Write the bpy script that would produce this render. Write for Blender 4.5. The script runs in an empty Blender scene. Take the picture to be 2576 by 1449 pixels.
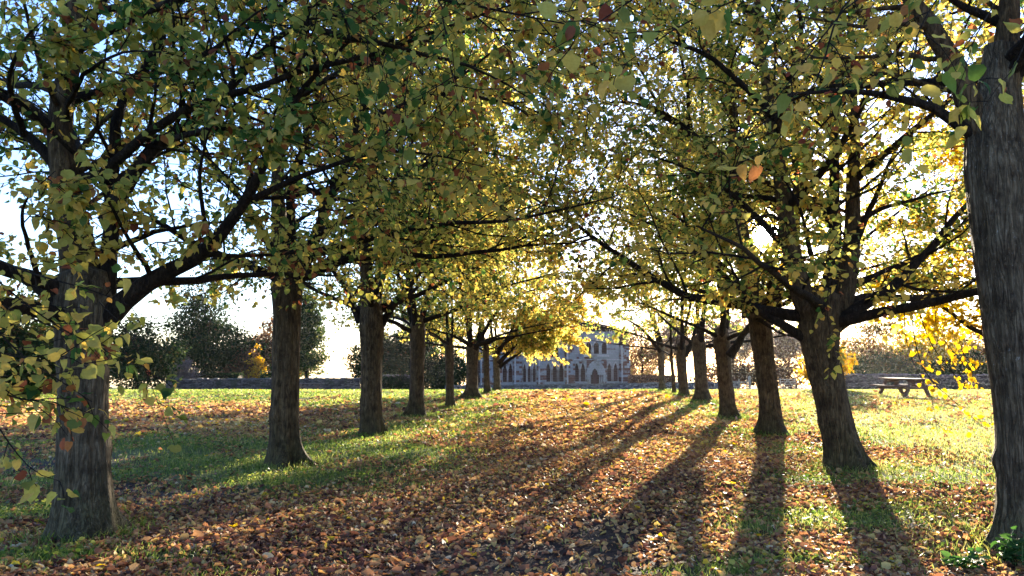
import bpy, bmesh, math, random
import numpy as np
from mathutils import Vector, Matrix, noise as mnoise

sc = bpy.context.scene
COL = sc.collection
R = math.radians

# ------------------------------------------------------------------ camera
CAM_H = 1.6
PITCH = 5.4
cam_data = bpy.data.cameras.new("camera")
cam = bpy.data.objects.new("camera", cam_data)
COL.objects.link(cam)
cam.location = (0, 0, CAM_H)
cam.rotation_euler = (R(90 + PITCH), 0, 0)
cam_data.sensor_width = 36
cam_data.lens = 26.0
cam_data.clip_start = 0.05
cam_data.clip_end = 5000
sc.camera = cam

# ------------------------------------------------------------------ world, sun, exposure
SUN_EL, SUN_AZ = 9.06, 19.3
sun_dir = Vector((math.sin(R(SUN_AZ)) * math.cos(R(SUN_EL)), math.cos(R(SUN_AZ)) * math.cos(R(SUN_EL)), math.sin(R(SUN_EL))))
world = bpy.data.worlds.new("World")
sc.world = world
world.use_nodes = True
wt = world.node_tree
bg = wt.nodes['Background']
sky = wt.nodes.new('ShaderNodeTexSky')
sky.sky_type = 'NISHITA'
sky.sun_disc = False
sky.sun_elevation = R(SUN_EL)
sky.sun_rotation = R(SUN_AZ)
sky.air_density = 1.0
sky.dust_density = 0.35
sky.ozone_density = 2.0
bg.inputs['Strength'].default_value = 0.1
tint = wt.nodes.new('ShaderNodeMix'); tint.data_type = 'RGBA'; tint.blend_type = 'MULTIPLY'
tint.inputs[0].default_value = 1.0
wt.links.new(sky.outputs[0], tint.inputs[6]); tint.inputs[7].default_value = (0.76, 0.83, 1.16, 1)
wt.links.new(tint.outputs[2], bg.inputs['Color'])
# the sun's own disc and the bright air round it, fixed in the sky
tc = wt.nodes.new('ShaderNodeTexCoord')
nrm = wt.nodes.new('ShaderNodeVectorMath'); nrm.operation = 'NORMALIZE'
wt.links.new(tc.outputs['Generated'], nrm.inputs[0])
dot = wt.nodes.new('ShaderNodeVectorMath'); dot.operation = 'DOT_PRODUCT'
wt.links.new(nrm.outputs[0], dot.inputs[0])
dot.inputs[1].default_value = sun_dir
def wmath(op, a, b):
    n = wt.nodes.new('ShaderNodeMath'); n.operation = op
    for i, v in enumerate((a, b)):
        if isinstance(v, (int, float)): n.inputs[i].default_value = v
        else: wt.links.new(v, n.inputs[i])
    return n.outputs[0]
dpos = wmath('MAXIMUM', dot.outputs['Value'], 0.0)
aur = wmath('ADD', wmath('MULTIPLY', wmath('POWER', dpos, 700.0), 1.5), wmath('MULTIPLY', wmath('POWER', dpos, 5000.0), 30.0))
disc = wmath('MULTIPLY', wmath('GREATER_THAN', dpos, math.cos(R(0.7))), 250.0)
bg2 = wt.nodes.new('ShaderNodeBackground')
bg2.inputs['Color'].default_value = (1.0, 0.9, 0.74, 1)
wt.links.new(wmath('ADD', aur, disc), bg2.inputs['Strength'])
adds = wt.nodes.new('ShaderNodeAddShader')
wt.links.new(bg.outputs[0], adds.inputs[0]); wt.links.new(bg2.outputs[0], adds.inputs[1])
wt.links.new(adds.outputs[0], wt.nodes['World Output'].inputs['Surface'])

sun_l = bpy.data.lights.new("sun", 'SUN')
sun_l.energy = 5.0
sun_l.angle = R(0.5)
sun_l.color = (1.0, 0.86, 0.66)
sun = bpy.data.objects.new("sun", sun_l)
COL.objects.link(sun)
sun.rotation_euler = (-sun_dir).to_track_quat('-Z', 'Y').to_euler()
sun.location = sun_dir * 60

sc.view_settings.view_transform = 'Standard'
sc.view_settings.look = 'None'
sc.view_settings.gamma = 1.0
sc.view_settings.use_curve_mapping = False
sc.view_settings.exposure = 2.6
sc.render.engine = 'CYCLES'
cy = sc.cycles
cy.max_bounces = 8
cy.diffuse_bounces = 4
cy.glossy_bounces = 2
cy.transmission_bounces = 4
cy.transparent_max_bounces = 8
cy.volume_bounces = 0
cy.caustics_reflective = False
cy.caustics_refractive = False
cy.sample_clamp_indirect = 6.0

# ------------------------------------------------------------------ pixel helpers (photo seen 2576 wide)
FPX = 1860.0
HAZE = 0.00006
cp, sp = math.cos(R(PITCH)), math.sin(R(PITCH))
def ray(px, py):
    x = (px - 1288) / FPX; u = (724.5 - py) / FPX
    return np.array((x, cp - u * sp, sp + u * cp))
def at(px, py, Y):
    d = ray(px, py); return np.array((0, 0, CAM_H)) + d * (Y / d[1])

def gz(x, y):
    """ground height"""
    x = np.asarray(x, float); y = np.asarray(y, float)
    s = np.clip((y - 32) / 8, 0, 1)
    z = np.where(y < 40, -0.023 * 8 * s * s, np.where(y < 82, -0.184 - 0.046 * (y - 40), np.where(y < 97, -2.116, -2.116 - 0.05 * (y - 97))))
    z = z + 0.045 * np.sin(x * 0.9 + 0.3 * y) * np.sin(y * 0.55 - 0.5 * x) + 0.02 * np.sin(2.3 * x - 1.7 * y)
    return z
def ground_at(px, py):
    d = ray(px, py)
    t = 2.0
    for _ in range(60):
        p = np.array((0, 0, CAM_H)) + d * t
        h = p[2] - float(gz(p[0], p[1]))
        t += h / max(0.03, -d[2]) * 0.7
    p = np.array((0, 0, CAM_H)) + d * t
    return p

# ------------------------------------------------------------------ object helpers
def tag(o, label=None, cat=None, group=None, kind=None):
    if label: o['label'] = label
    if cat: o['category'] = cat
    if group: o['group'] = group
    if kind: o['kind'] = kind
    return o
def empty(name, loc, rz=0.0):
    o = bpy.data.objects.new(name, None)
    o.empty_display_size = 0.3
    o.location = loc; o.rotation_euler = (0, 0, rz)
    COL.objects.link(o)
    return o
def link_mesh(name, me, mat, parent=None, world_space=False):
    if mat is not None:
        me.materials.append(mat)
    o = bpy.data.objects.new(name, me)
    COL.objects.link(o)
    if parent is not None:
        o.parent = parent
        if world_space:
            o.matrix_parent_inverse = Matrix.LocRotScale(parent.location, parent.rotation_euler, None).inverted()
    return o
def np_mesh(name, verts, faces_list, smooth=False, attrs=None):
    """faces_list: list of (n,k) int arrays"""
    me = bpy.data.meshes.new(name)
    verts = np.asarray(verts, np.float32)
    nv = len(verts)
    me.vertices.add(nv)
    me.vertices.foreach_set('co', verts.ravel())
    loops = np.concatenate([f.ravel() for f in faces_list]).astype(np.int32)
    totals = np.concatenate([np.full(len(f), f.shape[1], np.int32) for f in faces_list])
    starts = np.concatenate(([0], np.cumsum(totals)[:-1])).astype(np.int32)
    me.loops.add(len(loops))
    me.loops.foreach_set('vertex_index', loops)
    me.polygons.add(len(totals))
    me.polygons.foreach_set('loop_start', starts)
    me.polygons.foreach_set('loop_total', totals)
    if smooth:
        me.polygons.foreach_set('use_smooth', np.ones(len(totals), bool))
    for k, v in (attrs or {}).items():
        a = me.attributes.new(k, 'FLOAT', 'POINT')
        a.data.foreach_set('value', np.asarray(v, np.float32))
    me.update(calc_edges=True)
    return me
def unit(v):
    v = np.asarray(v, float)
    return v / np.maximum(np.linalg.norm(v, axis=-1, keepdims=True), 1e-9)

# ------------------------------------------------------------------ materials
class NT:
    def __init__(self, name):
        self.m = bpy.data.materials.new(name); self.m.use_nodes = True
        self.t = self.m.node_tree
        for n in list(self.t.nodes): self.t.nodes.remove(n)
        self.out = self.n('ShaderNodeOutputMaterial')
    def n(self, typ, **kw):
        nd = self.t.nodes.new(typ)
        for k, v in kw.items():
            if hasattr(nd, k) and not k.startswith('i_'): setattr(nd, k, v)
        return nd
    def set(self, nd, **kw):
        for k, v in kw.items():
            key = k.replace('_', ' ')
            self.link(v, nd.inputs[key])
        return nd
    def link(self, v, sock):
        if isinstance(v, bpy.types.NodeSocket): self.t.links.new(v, sock)
        else:
            if isinstance(v, tuple) and len(v) == 3 and sock.type == 'RGBA': v = v + (1,)
            sock.default_value = v
    def noise(self, vec, scale, detail=4, rough=0.55, dist=0.0):
        nd = self.n('ShaderNodeTexNoise')
        if vec is not None: self.link(vec, nd.inputs['Vector'])
        nd.inputs['Scale'].default_value = scale; nd.inputs['Detail'].default_value = detail
        nd.inputs['Roughness'].default_value = rough; nd.inputs['Distortion'].default_value = dist
        return nd.outputs['Fac']
    def voro(self, vec, scale, feature='F1', out='Distance'):
        nd = self.n('ShaderNodeTexVoronoi'); nd.feature = feature
        if vec is not None: self.link(vec, nd.inputs['Vector'])
        nd.inputs['Scale'].default_value = scale
        return nd.outputs[out]
    def ramp(self, fac, stops, interp='LINEAR'):
        nd = self.n('ShaderNodeValToRGB')
        cr = nd.color_ramp; cr.interpolation = interp
        while len(cr.elements) < len(stops): cr.elements.new(0.5)
        for e, (p, c) in zip(cr.elements, stops):
            e.position = p
            if isinstance(c, (int, float)): c = (c, c, c)
            e.color = tuple(c) + (1,)
        self.link(fac, nd.inputs[0])
        return nd.outputs[0]
    def mix(self, fac, a, b, mode='MIX'):
        nd = self.n('ShaderNodeMix'); nd.data_type = 'RGBA'; nd.blend_type = mode
        self.link(fac, nd.inputs[0]); self.link(a, nd.inputs[6]); self.link(b, nd.inputs[7])
        return nd.outputs[2]
    def math(self, op, a, b=0.0):
        nd = self.n('ShaderNodeMath'); nd.operation = op
        self.link(a, nd.inputs[0]); self.link(b, nd.inputs[1])
        return nd.outputs[0]
    def pos(self, scale=(1, 1, 1)):
        g = self.n('ShaderNodeNewGeometry')
        mp = self.n('ShaderNodeMapping'); mp.inputs['Scale'].default_value = scale
        self.t.links.new(g.outputs['Position'], mp.inputs['Vector'])
        return mp.outputs[0]
    def obj(self, scale=(1, 1, 1)):
        g = self.n('ShaderNodeTexCoord')
        mp = self.n('ShaderNodeMapping'); mp.inputs['Scale'].default_value = scale
        self.t.links.new(g.outputs['Object'], mp.inputs['Vector'])
        return mp.outputs[0]
    def attr(self, name):
        a = self.n('ShaderNodeAttribute'); a.attribute_name = name
        return a.outputs['Fac']
    def bump(self, h, strength=0.5, dist=0.02):
        b = self.n('ShaderNodeBump'); b.inputs['Strength'].default_value = strength; b.inputs['Distance'].default_value = dist
        self.link(h, b.inputs['Height']); return b.outputs[0]
    def principled(self, color, rough=0.8, normal=None, spec=0.3):
        p = self.n('ShaderNodeBsdfPrincipled')
        self.link(color, p.inputs['Base Color']); self.link(rough, p.inputs['Roughness'])
        p.inputs['Specular IOR Level'].default_value = spec
        if normal is not None: self.link(normal, p.inputs['Normal'])
        return p.outputs[0]
    def done(self, sh):
        self.t.links.new(sh, self.out.inputs['Surface']); return self.m

def leaf_material(name, stops, trans=0.5, tcol=1.25, spec=0.35, rough=0.5, veins=True):
    t = NT(name)
    tone = t.attr('tone')
    c = t.ramp(tone, stops)
    mott = t.noise(t.pos(), 60, 2)
    c2 = t.mix(t.ramp(mott, [(0.35, 0.0), (0.75, 0.35)]), c, t.mix(1.0, c, (0.62, 0.5, 0.3), 'MULTIPLY'))
    p = t.principled(c2, rough, None, spec)
    tr = t.n('ShaderNodeBsdfTranslucent')
    hs = t.n('ShaderNodeHueSaturation'); hs.inputs['Value'].default_value = tcol; hs.inputs['Saturation'].default_value = 1.1
    t.link(c2, hs.inputs['Color'])
    t.link(hs.outputs[0], tr.inputs['Color'])
    mx = t.n('ShaderNodeMixShader'); mx.inputs[0].default_value = trans
    t.t.links.new(p, mx.inputs[1]); t.t.links.new(tr.outputs[0], mx.inputs[2])
    return t.done(mx.outputs[0])

LIME_STOPS = [(0.0, (0.035, 0.095, 0.03)), (0.2, (0.10, 0.16, 0.04)), (0.42, (0.32, 0.325, 0.09)), (0.66, (0.50, 0.43, 0.125)), (0.84, (0.58, 0.42, 0.12)), (0.92, (0.30, 0.12, 0.06)), (1.0, (0.18, 0.055, 0.035))]
M_lime = leaf_material("lime_leaf", LIME_STOPS, trans=0.62, tcol=1.75, spec=0.2, rough=0.55)
LITTER_STOPS = [(0.0, (0.07, 0.032, 0.026)), (0.2, (0.19, 0.085, 0.06)), (0.42, (0.42, 0.205, 0.105)), (0.6, (0.54, 0.32, 0.145)), (0.78, (0.60, 0.44, 0.15)), (0.9, (0.62, 0.52, 0.37)), (1.0, (0.60, 0.42, 0.05))]
M_litter = leaf_material("litter_leaf", LITTER_STOPS, trans=0.38, tcol=1.3, spec=0.15, rough=0.6)
M_grass = leaf_material("grass_blade", [(0.0, (0.065, 0.125, 0.03)), (0.4, (0.17, 0.23, 0.055)), (0.7, (0.31, 0.33, 0.10)), (1.0, (0.48, 0.42, 0.18))], trans=0.5, tcol=1.6, spec=0.2)
M_yew = leaf_material("yew_needles", [(0.0, (0.010, 0.022, 0.010)), (0.5, (0.022, 0.044, 0.014)), (0.85, (0.07, 0.085, 0.025)), (1.0, (0.13, 0.075, 0.03))], trans=0.25, spec=0.08, rough=0.8)
M_shrub = leaf_material("shrub_leaf", [(0.0, (0.016, 0.034, 0.018)), (0.6, (0.045, 0.075, 0.022)), (1.0, (0.14, 0.15, 0.045))], trans=0.35, spec=0.1, rough=0.75)
M_beech = leaf_material("beech_leaf", [(0.0, (0.10, 0.055, 0.03)), (0.5, (0.22, 0.10, 0.045)), (0.8, (0.36, 0.19, 0.06)), (1.0, (0.30, 0.25, 0.07))], trans=0.45)
M_gold = leaf_material("golden_leaf", [(0.0, (0.28, 0.16, 0.03)), (0.5, (0.50, 0.30, 0.04)), (0.8, (0.60, 0.42, 0.05)), (1.0, (0.34, 0.36, 0.06))], trans=0.55, tcol=1.4)
M_dry = leaf_material("dry_leaf", [(0.0, (0.18, 0.10, 0.07)), (0.6, (0.34, 0.20, 0.13)), (1.0, (0.44, 0.30, 0.16))], trans=0.45)
M_weed = leaf_material("weed_leaf", [(0.0, (0.05, 0.10, 0.022)), (0.5, (0.15, 0.21, 0.045)), (1.0, (0.36, 0.36, 0.09))], trans=0.5, tcol=1.5, spec=0.2)
M_nettle = leaf_material("nettle_leaf", [(0.0, (0.03, 0.09, 0.025)), (1.0, (0.075, 0.15, 0.035))], trans=0.45)

def bark_material(name, dark, mid, light, lichen=0.35, moss=0.5):
    t = NT(name)
    p = t.obj()
    st = t.obj((1, 1, 0.27))
    n1 = t.noise(st, 26, 5, 0.62, 0.6)
    n2 = t.noise(p, 3.2, 4)
    n3 = t.noise(st, 75, 3)
    c = t.ramp(n1, [(0.30, dark), (0.52, mid), (0.75, light)])
    c = t.mix(t.ramp(n2, [(0.35, 0.0), (0.7, 0.55)]), c, t.mix(1.0, c, (0.62, 0.62, 0.66), 'MULTIPLY'))
    lv = t.noise(t.obj((1, 1, 0.8)), 38, 4, 0.75)
    big = t.noise(p, 1.4, 2)
    lm = t.math('MULTIPLY', t.ramp(lv, [(0.60, 0.0), (0.72, 1.0)]), t.ramp(big, [(0.42, 0.0), (0.6, lichen)]))
    c = t.mix(lm, c, (0.36, 0.35, 0.32))
    sep = t.n('ShaderNodeSeparateXYZ'); t.link(p, sep.inputs[0])
    mz = t.ramp(t.math('ADD', t.math('MULTIPLY', sep.outputs[2], 0.8), t.math('MULTIPLY', t.noise(p, 7, 3), 0.9)), [(0.45, 1.0), (1.35, 0.0)])
    c = t.mix(t.math('MULTIPLY', mz, moss), c, (0.05, 0.055, 0.014))
    h = t.math('ADD', t.math('MULTIPLY', n1, 1.0), t.math('MULTIPLY', n3, 0.35))
    rn = t.noise(t.obj((1, 1, 0.07)), 30, 3, 0.5, 0.8)
    ridge_ = t.math('ABSOLUTE', t.math('SUBTRACT', rn, 0.5))
    crack = t.ramp(ridge_, [(0.0, 0.0), (0.075, 1.0)])
    c = t.mix(t.math('MULTIPLY', t.math('SUBTRACT', 1.0, crack), 0.38), c, tuple(v * 0.5 for v in dark))
    blot = t.ramp(t.noise(p, 5.5, 5, 0.7), [(0.46, 0.0), (0.6, 0.75)])
    c = t.mix(blot, c, t.mix(1.0, c, (0.45, 0.42, 0.42), 'MULTIPLY'))
    h = t.math('ADD', h, t.math('MULTIPLY', crack, 0.8))
    return t.done(t.principled(c, 0.85, t.bump(h, 0.9, 0.032), 0.2))
M_bark = bark_material("lime_bark", (0.052, 0.031, 0.014), (0.135, 0.087, 0.042), (0.225, 0.155, 0.082), 0.4, 0.55)
M_bark_grey = bark_material("grey_lichen_bark", (0.062, 0.044, 0.025), (0.15, 0.113, 0.069), (0.245, 0.195, 0.13), 0.95, 0.6)
M_branch = bark_material("branch_bark", (0.013, 0.008, 0.005), (0.033, 0.021, 0.013), (0.065, 0.044, 0.03), 0.3, 0.0)
def twig_mat():
    t = NT("bare_twig")
    n = t.noise(t.pos(), 5, 2)
    return t.done(t.principled(t.ramp(n, [(0.3, (0.13, 0.085, 0.07)), (0.7, (0.24, 0.17, 0.14))]), 0.8))
M_twig = twig_mat()

# ------------------------------------------------------------------ leaf and tube geometry
LEAF6 = np.array([(0, 0.0), (0, 1.0), (-0.38, 0.66), (-0.44, 0.2), (0.44, 0.2), (0.38, 0.66)])
LEAF6_F = [np.array([(0, 1, 2, 3), (0, 4, 5, 1)])]
LEAF12 = np.array([(0, 0.04), (0, 1.08), (0, 0.5), (-0.18, -0.06), (-0.46, 0.12), (-0.5, 0.45), (-0.33, 0.76), (-0.10, 0.93), (0.18, -0.06), (0.46, 0.12), (0.5, 0.45), (0.33, 0.76), (0.10, 0.93)])
LEAF12_F = [np.array([(2, 0, 3, 4), (2, 5, 6, 2)])[:1], np.array([(2, 4, 5)]), np.array([(2, 5, 6)]), np.array([(2, 6, 7, 1)]),
            np.array([(2, 9, 8, 0)]), np.array([(2, 10, 9)]), np.array([(2, 11, 10)]), np.array([(2, 1, 12, 11)])]
def leaf_mesh(name, pos, fwd, nor, size, tone, rng, fine=False, fold=0.3, curl=0.32):
    shape, fl = (LEAF12, LEAF12_F) if fine else (LEAF6, LEAF6_F)
    n = len(pos)
    f = unit(fwd); s = unit(np.cross(f, nor)); nn = np.cross(s, f)
    fo = (fold * rng.uniform(-0.4, 1.6, n))[:, None]
    cu = (curl * rng.uniform(-0.6, 1.8, n))[:, None]
    wd = rng.uniform(0.82, 1.1, n)[:, None]
    x = shape[:, 0][None]; y = shape[:, 1][None]
    jx = rng.normal(0, 0.025, (n, shape.shape[0])); jz = rng.normal(0, 0.05, (n, shape.shape[0]))
    zz = np.abs(x) * fo - y * y * cu + jz
    X = x * wd + jx; Y = y + jx * 0.5
    V = pos[:, None] + size[:, None, None] * (X[..., None] * s[:, None] + Y[..., None] * f[:, None] + zz[..., None] * nn[:, None])
    k = shape.shape[0]
    off = (np.arange(n) * k)
    faces = []
    for ff in fl:
        for row in ff:
            faces.append(off[:, None] + row[None])
    return np_mesh(name, V.reshape(-1, 3), faces, False, {'tone': np.repeat(np.clip(tone, 0, 1), k)})

class Tubes:
    def __init__(self): self.v = []; self.f = []; self.nv = 0
    def add(self, P, Rr, S):
        P = np.asarray(P, float); Rr = np.asarray(Rr, float)
        N, K, _ = P.shape
        if N == 0: return
        T = np.gradient(P, axis=1); T = unit(T)
        d = unit(P[:, -1] - P[:, 0])
        ref = np.where(np.abs(d[:, 2:3]) < 0.8, np.array([[0, 0, 1.0]]), np.array([[1.0, 0.2, 0]]))
        ref = unit(ref - d * np.sum(ref * d, 1, keepdims=True))
        n1 = unit(np.cross(T, ref[:, None] + 0 * T)); n2 = np.cross(T, n1)
        a = np.arange(S) * 2 * np.pi / S
        V = P[:, :, None] + Rr[:, :, None, None] * (np.cos(a)[None, None, :, None] * n1[:, :, None] + np.sin(a)[None, None, :, None] * n2[:, :, None])
        i = np.arange(N)[:, None, None] * K * S + np.arange(K - 1)[None, :, None] * S + np.arange(S)[None, None]
        j = np.arange(N)[:, None, None] * K * S + np.arange(K - 1)[None, :, None] * S + ((np.arange(S) + 1) % S)[None, None]
        F = np.stack([i, j, j + S, i + S], -1).reshape(-1, 4) + self.nv
        self.v.append(V.reshape(-1, 3)); self.f.append(F); self.nv += N * K * S
    def mesh(self, name, origin=None):
        V = np.concatenate(self.v)
        return np_mesh(name, V, [np.concatenate(self.f)], True)

def resample(pts, K):
    pts = np.asarray(pts, float)
    n = len(pts)
    if n > 2:   # Catmull-Rom
        P = np.vstack([2 * pts[0] - pts[1], pts, 2 * pts[-1] - pts[-2]])
        out = []
        for i in range(n - 1):
            p0, p1, p2, p3 = P[i:i + 4]
            for s in np.linspace(0, 1, 8, endpoint=False):
                out.append(0.5 * ((2 * p1) + (-p0 + p2) * s + (2 * p0 - 5 * p1 + 4 * p2 - p3) * s * s + (-p0 + 3 * p1 - 3 * p2 + p3) * s ** 3))
        out.append(pts[-1]); pts = np.array(out)
    d = np.concatenate(([0], np.cumsum(np.linalg.norm(np.diff(pts, axis=0), axis=1))))
    t = np.linspace(0, d[-1], K)
    return np.stack([np.interp(t, d, pts[:, k]) for k in range(3)], 1)

def grow(start, dirs, L, K, jit, up, rng):
    N = len(start)
    P = np.zeros((N, K, 3)); P[:, 0] = start
    d = unit(dirs)
    st = (L / (K - 1))[:, None]
    for k in range(1, K):
        P[:, k] = P[:, k - 1] + d * st
        d = d + rng.normal(0, jit, (N, 3)); d[:, 2] += up
        d = unit(d)
    return P

def spawn(P, M, t0, t1, ang, rng, flat=0.7):
    """M children per parent polyline"""
    N, K, _ = P.shape
    t = t0 + (t1 - t0) * (np.arange(M)[None] + rng.uniform(0, 1, (N, M))) / M
    idx = np.clip(t * (K - 1), 0, K - 1.001)
    i0 = idx.astype(int); fr = (idx - i0)[..., None]
    ar = np.arange(N)[:, None]
    pos = P[ar, i0] * (1 - fr) + P[ar, i0 + 1] * fr
    tan = unit(P[ar, i0 + 1] - P[ar, i0])
    rnd = rng.normal(0, 1, (N, M, 3)); rnd[..., 2] *= flat
    perp = unit(rnd - tan * np.sum(rnd * tan, -1, keepdims=True))
    a = ang * rng.uniform(0.7, 1.25, (N, M, 1))
    d = tan * np.cos(a) + perp * np.sin(a)
    return pos.reshape(-1, 3), d.reshape(-1, 3), t.reshape(-1), np.repeat(np.arange(N), M)

def lathe_trunk(name, path, radii, S, rings, rng, flare=0.75, lobes=5, ridge=0.034, base_z=0.0):
    """path: list of points, radii at those points; returns a mesh with root flare and fluting"""
    path = np.asarray(path, float)
    P = resample(path, rings)
    dl = np.concatenate(([0], np.cumsum(np.linalg.norm(np.diff(path, axis=0), axis=1)))); dl /= dl[-1]
    rr = np.interp(np.linspace(0, 1, rings), dl, radii)
    a = np.arange(S) * 2 * np.pi / S
    ph = rng.uniform(0, 6.28, 4); seed = rng.uniform(0, 100)
    T = unit(np.gradient(P, axis=0))
    ref = np.array((1.0, 0, 0))
    n2 = unit(np.cross(T, ref)); n1 = np.cross(n2, T)
    V = np.zeros((rings, S, 3))
    burrs = [(rng.uniform(0, 6.28), rng.uniform(0.5, 2.6), rng.uniform(0.05, 0.16), rng.uniform(0.2, 0.45), rng.uniform(0.06, 0.16)) for _ in range(5)]
    for k in range(rings):
        h = max(0.0, P[k, 2] - base_z)
        lob = np.abs(0.5 + 0.5 * np.cos(lobes * a + ph[0] + 0.6 * np.sin(2 * a + ph[1]))) ** 1.3 * (0.7 + 0.3 * np.sin(a + ph[3]))
        fl = 1 + 1.75 * flare * math.exp(-h / 0.19) * lob + 0.07 * math.exp(-h / 0.4)
        flu = 1 + 0.045 * np.cos(3 * a + ph[2] + 0.25 * h) + 0.03 * np.cos(7 * a + ph[3] - 0.3 * h)
        rd = np.array([mnoise.noise((math.cos(x) * 6 + seed, math.sin(x) * 6, h * 0.9)) * 1.0 + 0.6 * mnoise.noise((math.cos(x) * 13 + seed, math.sin(x) * 13, h * 2.2)) for x in a]) * ridge * 2
        bul = 1 + 0.05 * mnoise.noise((seed, 1.0, h * 1.3))
        bu = sum(am * np.exp(-((np.angle(np.exp(1j * (a - t0))) / wa) ** 2) - ((h - h0) / wh) ** 2) for t0, h0, am, wa, wh in burrs)
        r = rr[k] * fl * (flu + rd + bu) * bul
        V[k] = P[k] + r[:, None] * (np.cos(a)[:, None] * n1[k] + np.sin(a)[:, None] * n2[k])
    i = np.arange(rings - 1)[:, None] * S + np.arange(S)[None]; j = np.arange(rings - 1)[:, None] * S + ((np.arange(S) + 1) % S)[None]
    F = np.stack([i, j, j + S, i + S], -1).reshape(-1, 4)
    V = np.vstack([V.reshape(-1, 3), P[-1:] + T[-1:] * rr[-1] * 0.6])
    top = np.stack([(rings - 1) * S + np.arange(S), (rings - 1) * S + (np.arange(S) + 1) % S, np.full(S, rings * S)], -1)
    return V, [F, top]

# ------------------------------------------------------------------ lime trees
def local_mesh(me, origin):
    n = len(me.vertices); co = np.zeros(n * 3, np.float32); me.vertices.foreach_get('co', co)
    co = co.reshape(-1, 3) - np.asarray(origin, np.float32)
    me.vertices.foreach_set('co', co.ravel()); me.update()
    return me

sun_np = np.array(sun_dir)
def sun_gap(pos, rng):
    v = unit(pos - np.array((0, 0, CAM_H)))
    return (v @ sun_np) > math.cos(R(0.6))
def thin_low(pos, rng):
    return sun_gap(pos, rng) | (rng.uniform(0, 1, len(pos)) < np.where(pos[:, 2] < 5.2, 0.45, 0.18))

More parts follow.
